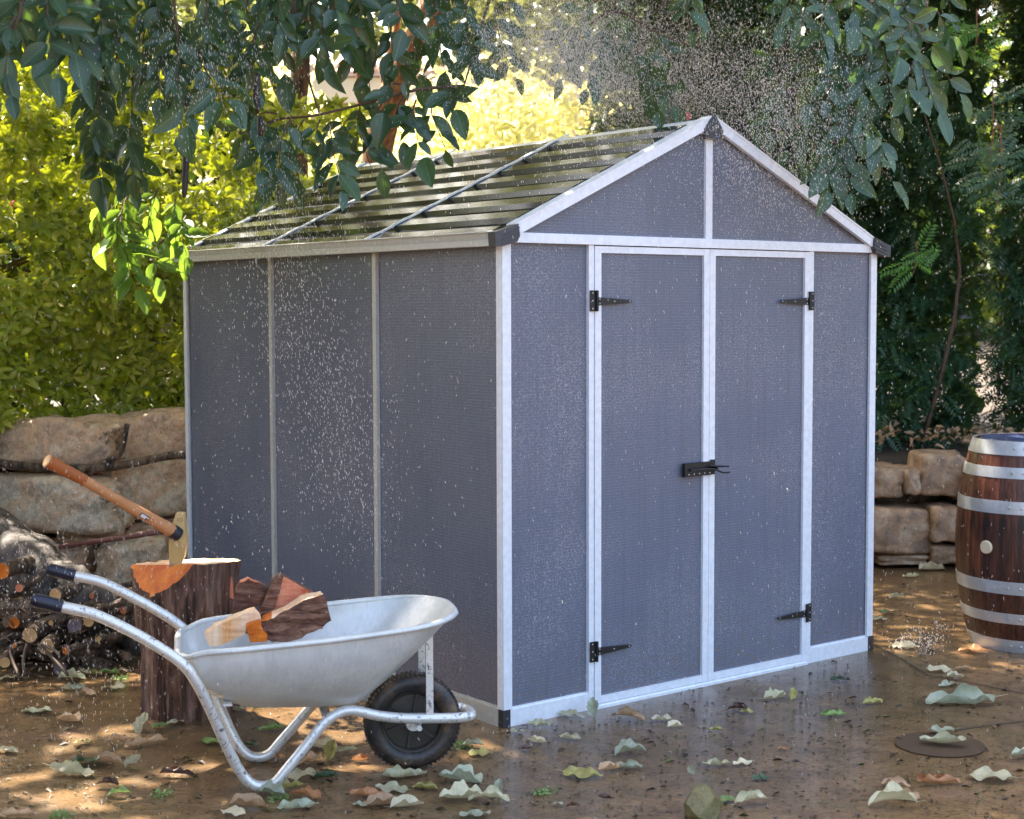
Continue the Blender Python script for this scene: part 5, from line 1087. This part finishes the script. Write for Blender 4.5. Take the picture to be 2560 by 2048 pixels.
shrub('dark feathery shrub behind the right half of the low wall',1.5,3.0,9000,.72,4.6)
shrub('dark feathery shrub above the barrel at the right edge',3.0,4.6,8500,.72,4.4)
for (x,y,t,sc,lb) in ((2290,650,9.2,.55,'bright green fern sprig lit against the dark shrubs'),(2215,95,8.8,.8,None),(2480,330,8.8,1.4,None),(2500,430,8.8,1.3,None)):
    if lb is None and x==2215: x=2440
    c=P(x,y,t); lb=lb or ('small yellow green sprig near the top right corner' if y<200 else 'mid green fern branch at the upper right edge' if y<400 else 'lower mid green fern branch at the right edge')
    e=empty('fern_sprig',tuple(c)); tag(e,lb,'fern sprig'); pos=[];d=[];n_=[];L=[]
    for k in range(int(16*sc)):
        pos.append(rv(.10*sc)*[1,1,1.3]); d.append(unit(np.array([-cr[0],-cr[1],-.3])*rnd.choice((-.6,1))+rv(.4))); n_.append(unit(TOCAM+np.array([0,0,.6])+rv(.3))); L.append(rnd.uniform(.13,.2))
    L=np.array(L); join('fronds',FT,pos,d,n_,L,L,MT['fernbright'] if y not in (330,430) else MT['feather'],e)
    b=MB(); b.tube([(0,0,.2*sc),(0.01,0,0),(0,0.02,-.15*sc)],[.004,.003,.002],5); b.build('stem',MT['redtwig'],e)
c=P(1710,296,9.3); b=MB()
for k in range(40): e=unit(rv()); b.tube([c,c+e*.03,c+e*.042],[.002,.005,.001],5)
o=b.build('pink_flower',MT['flower']); tag(o,'pink pompom flower just left of the shed roof peak','flower')

# ================================================================== BEYOND: orange tree, sunlit shrubs, house, far trees
ot=empty('orange_barked_tree',tuple(P(960,760,10.6)*[1,1,0]+np.array([0,0,.85]))); tag(ot,'tree with smooth orange bark standing behind the shed','tree')
limb(ot,[P(930,740,10.6),P(940,420,10.6),P(985,230,10.5),P(1030,120,10.5),P(1085,0,10.5),P(1120,-140,10.5)],.10,.085,MT['orangebark'],'trunk',14)
limb(ot,[P(900,560,10.6),P(868,400,10.5),P(905,250,10.4),P(890,120,10.4),P(880,-60,10.4)],.035,.028,MT['orangebark'])
limb(ot,[P(985,230,10.5),P(960,190,10.5),P(990,80,10.5),P(1000,-80,10.5)],.03,.02,MT['orangebark'])
bt=empty('brown_barked_tree',tuple(P(745,760,9.6)*[1,1,0]+np.array([0,0,.85]))); tag(bt,'slim tree with brown bark rising behind the hedge','tree')
limb(bt,[P(755,700,9.6),P(745,420,9.6),P(742,280,9.6),P(752,150,9.6),P(745,0,9.6),P(740,-120,9.6)],.062,.055,MT['brownbark'],'trunk',14)
limb(bt,[P(745,300,9.6),P(690,220,9.6),P(660,100,9.6),P(640,-60,9.6)],.025,.018,MT['brownbark'])
def cloud(name,label,cat,cx,cy,cz,rx,ry,rz,cnt,Ls,mt,tpl=TLO,shell=True):
    e=empty(name,(cx,cy,max(0.6,cz-rz))); tag(e,label,cat); base=np.array(e.location)
    v=rs.normal(size=(cnt,3)); v/=np.linalg.norm(v,axis=1)[:,None]; rad_=rs.rand(cnt)**(1/5. if shell else 1/3.); 
    lum=np.array([1+.35*nz(a[0]*2.3+cx,a[1]*2.3,a[2]*2.3) for a in v]); p=v*rad_[:,None]*lum[:,None]*[rx,ry,rz]+[cx,cy,cz]
    p=p[p[:,2]>.7]; K=len(p); L=rs.uniform(Ls*.7,Ls*1.2,K)
    join('foliage',tpl,p-base,rs.normal(size=(K,3)),rs.normal(size=(K,3))+[0,0,.6],L,L*.45,mt,e)
    b=MB(); b.tube([(0,0,0.0 if cz-rz<.6 else 0),(.05,.02,rz*.7),(.0,.1,rz*1.3)],[.09,.06,.02],8)
    if cz-rz>0.8: b.tube([(0,0,-(cz-rz)+.6),(0,0,.1)],[.12,.09],8)
    b.build('stem',MT['brownbark'],e); return e
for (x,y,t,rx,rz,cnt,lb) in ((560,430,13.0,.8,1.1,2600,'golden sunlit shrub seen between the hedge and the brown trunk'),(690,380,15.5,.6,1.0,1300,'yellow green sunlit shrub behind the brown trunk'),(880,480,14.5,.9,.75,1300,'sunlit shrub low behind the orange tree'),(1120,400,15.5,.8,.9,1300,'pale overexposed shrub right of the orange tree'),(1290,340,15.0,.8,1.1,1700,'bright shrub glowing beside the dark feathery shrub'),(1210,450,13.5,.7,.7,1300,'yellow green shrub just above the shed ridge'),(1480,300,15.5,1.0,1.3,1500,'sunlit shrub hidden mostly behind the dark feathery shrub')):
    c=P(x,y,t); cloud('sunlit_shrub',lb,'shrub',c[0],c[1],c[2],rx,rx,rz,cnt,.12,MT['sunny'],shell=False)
for (x,y,lb) in ((-5.4,-1.5,'added unseen shrub blocking light on the shed side, nearest the viewer'),(-3.15,0.9,'added unseen shrub blocking light on the shed side, nearer the log pile')):
    cloud('light_blocking_shrub',lb,'shrub',x,y,2.3,.85,1.4,2.6,6000,.15,MT['canopy'])  # added out of view to keep sky light off the shed's side wall
FARL=['far green tree furthest left beyond the hedge','far green tree behind the golden hedge top','far green tree left of the tiled house','far green tree standing over the tiled roof','far green tree behind the orange trunk','far green tree above the bright shrubs','far green tree behind the dark shrubs','far green tree furthest right beyond the shrubs']
for i,(x,t,zc_,rr_) in enumerate(((-200,20,3.4,3.2),(200,24,4.5,3.2),(480,34,4.5,3.2),(820,44,4.5,3.2),(1120,48,3.2,3.2),(1480,44,4.6,3.6),(1900,26,4.2,3.8),(2500,22,4.0,3.8))):
    c=P(x,700,t); cloud('far_tree',FARL[i],'tree',c[0],c[1],zc_,rr_,rr_,3.2,3200,.42,MT['far'])
hc=P(900,700,20.5); hs=empty('tiled_house',(hc[0],hc[1],.8),-YAW); tag(hs,'cream house with pinkish clay tile eaves glimpsed behind the trees','house')
part('wall',hs,MT['cream'],((-3.2,0.3,0),(4.2,5,3.45)))
part('eave_board',hs,MT['cream'],((-3.5,-.05,3.40),(4.5,0.0,3.72)))
b=MB(); b.extrude([(-3.5,-.1,3.73),(-3.5,-.1,3.80),(-3.5,2.5,4.30),(-3.5,5.2,3.80),(-3.5,5.2,3.73)],(8,0,0)); b.build('roof',MT['tile'],hs)
b=MB()
for i in range(40): b.tube([(-3.4+i*.2,-.16,3.84),(-3.4+i*.2,2.45,4.34)],.06,8)
o=b.build('roof_tiles',MT['tile'],hs); o['kind']='stuff'
part('window_frame',hs,MT['white'],((.2,.24,1.3),(1.5,.295,2.9)))
part('window_pane',hs,MT['dgrey'],((.3,.22,1.4),(1.4,.238,2.8)))

# ================================================================== SPRAY OF WATER
OCT=(np.array([(1,0,0),(0,1,0),(-1,0,0),(0,-1,0),(0,0,1),(0,0,-1)],float),[(0,1,4),(1,2,4),(2,3,4),(3,0,4),(1,0,5),(2,1,5),(3,2,5),(0,3,5)])
def drops(name,label,pos,rad_,half,tilt=.25):
    pos=np.asarray(pos); K=len(pos); r_=rs.uniform(.6,1.25,K)*rad_; h=rs.uniform(.6,1.3,K)*half
    V,F=OCT; ax=np.stack([rs.normal(size=K)*tilt+.12,rs.normal(size=K)*tilt,-np.ones(K)],1); ax/=np.linalg.norm(ax,axis=1)[:,None]
    # template in x,y = radius, z = half length -> reuse join (y axis = length)
    T=(np.stack([V[:,0],V[:,2],V[:,1]],1),F); n_=rs.normal(size=(K,3))
    y=ax; z=n_-(n_*y).sum(1)[:,None]*y; z/=np.linalg.norm(z,axis=1)[:,None]; x=np.cross(y,z)
    A=pos[:,None,:]+x[:,None,:]*(T[0][None,:,0]*r_[:,None])[...,None]+y[:,None,:]*(T[0][None,:,1]*h[:,None])[...,None]+z[:,None,:]*(T[0][None,:,2]*r_[:,None])[...,None]
    co=A.reshape(-1,3); idx=np.array(F).ravel(); li=(np.arange(K)[:,None]*6+idx[None,:]).ravel(); nf=K*8
    me=bpy.data.meshes.new(name); me.vertices.add(len(co)); me.vertices.foreach_set('co',co.ravel()); me.loops.add(len(li)); me.loops.foreach_set('vertex_index',li.astype(np.int32))
    me.polygons.add(nf); me.polygons.foreach_set('loop_start',(np.arange(nf)*3).astype(np.int32)); me.polygons.foreach_set('loop_total',np.full(nf,3,np.int32)); me.polygons.foreach_set('use_smooth',np.ones(nf,bool))
    me.materials.append(MT['rain']); me.update(calc_edges=True); o=link(name,me); tag(o,label,'water drops',kind='stuff'); return o
def gauss_plume(x,y,t,sx,sy,st,cnt):
    c=[];
    for k in range(cnt):
        q=P(rnd.gauss(x,sx),rnd.gauss(y,sy),rnd.gauss(t,st))
        if q[2]>.02: c.append(q)
    return c
gen=[]
while len(gen)<9000:
    q=np.array([rnd.uniform(-2.6,2.8),rnd.uniform(-1.6,4.2),rnd.uniform(.03,3.4)])
    if -0.03<q[0]<W_+.03 and -.03<q[1]<L_+.03 and q[2]<2.4: continue
    if depth(q)<4.4: continue
    gen.append(q)
gen+=gauss_plume(520,190,5.3,130,90,.3,1500)+gauss_plume(200,1500,5.2,160,260,.5,1300)
drops('rain_drops','fine bright drops of falling water all around the shed',gen,.0008,.0062)
mist=gauss_plume(1380,150,6.3,120,110,.5,36000)+gauss_plume(1620,220,7.3,140,130,.5,24000)+gauss_plume(1930,300,6.3,130,130,.5,15000)
drops('spray_mist','dense grey mist of droplets above the shed roof',[q for q in mist if not(q[0]>-.05 and q[1]>-.05 and q[2]<2.4 and q[0]<W_+.05)],.00085,.0042,.4)
sw=[]
for k in range(2000):
    f=rnd.random(); x=680+f*230+rnd.gauss(0,70); y=640+f*620+rnd.gauss(0,110); sw.append(P(x,y,rnd.uniform(5.3,5.75)))
sw+=gauss_plume(640,560,6.0,160,90,.2,900)+gauss_plume(700,480,5.9,60,90,.2,900)
drops('side_spray','pale streaks of spray in front of the side wall',sw,.0008,.0058,.25)
sp=[]
for (x,y) in ((2255,1580),(2320,1590),(2300,1575),(2345,1560)):
    c,_=G(x,y+45)
    for k in range(70):
        a=rnd.uniform(0,6.28); r_=rnd.uniform(0,.07); sp.append(c+np.array([math.cos(a)*r_,math.sin(a)*r_,abs(rnd.gauss(0,.05))+.005]))
drops('water_splash','small crown splashes on the wet paving right of the shed',sp,.0022,.006,.6)
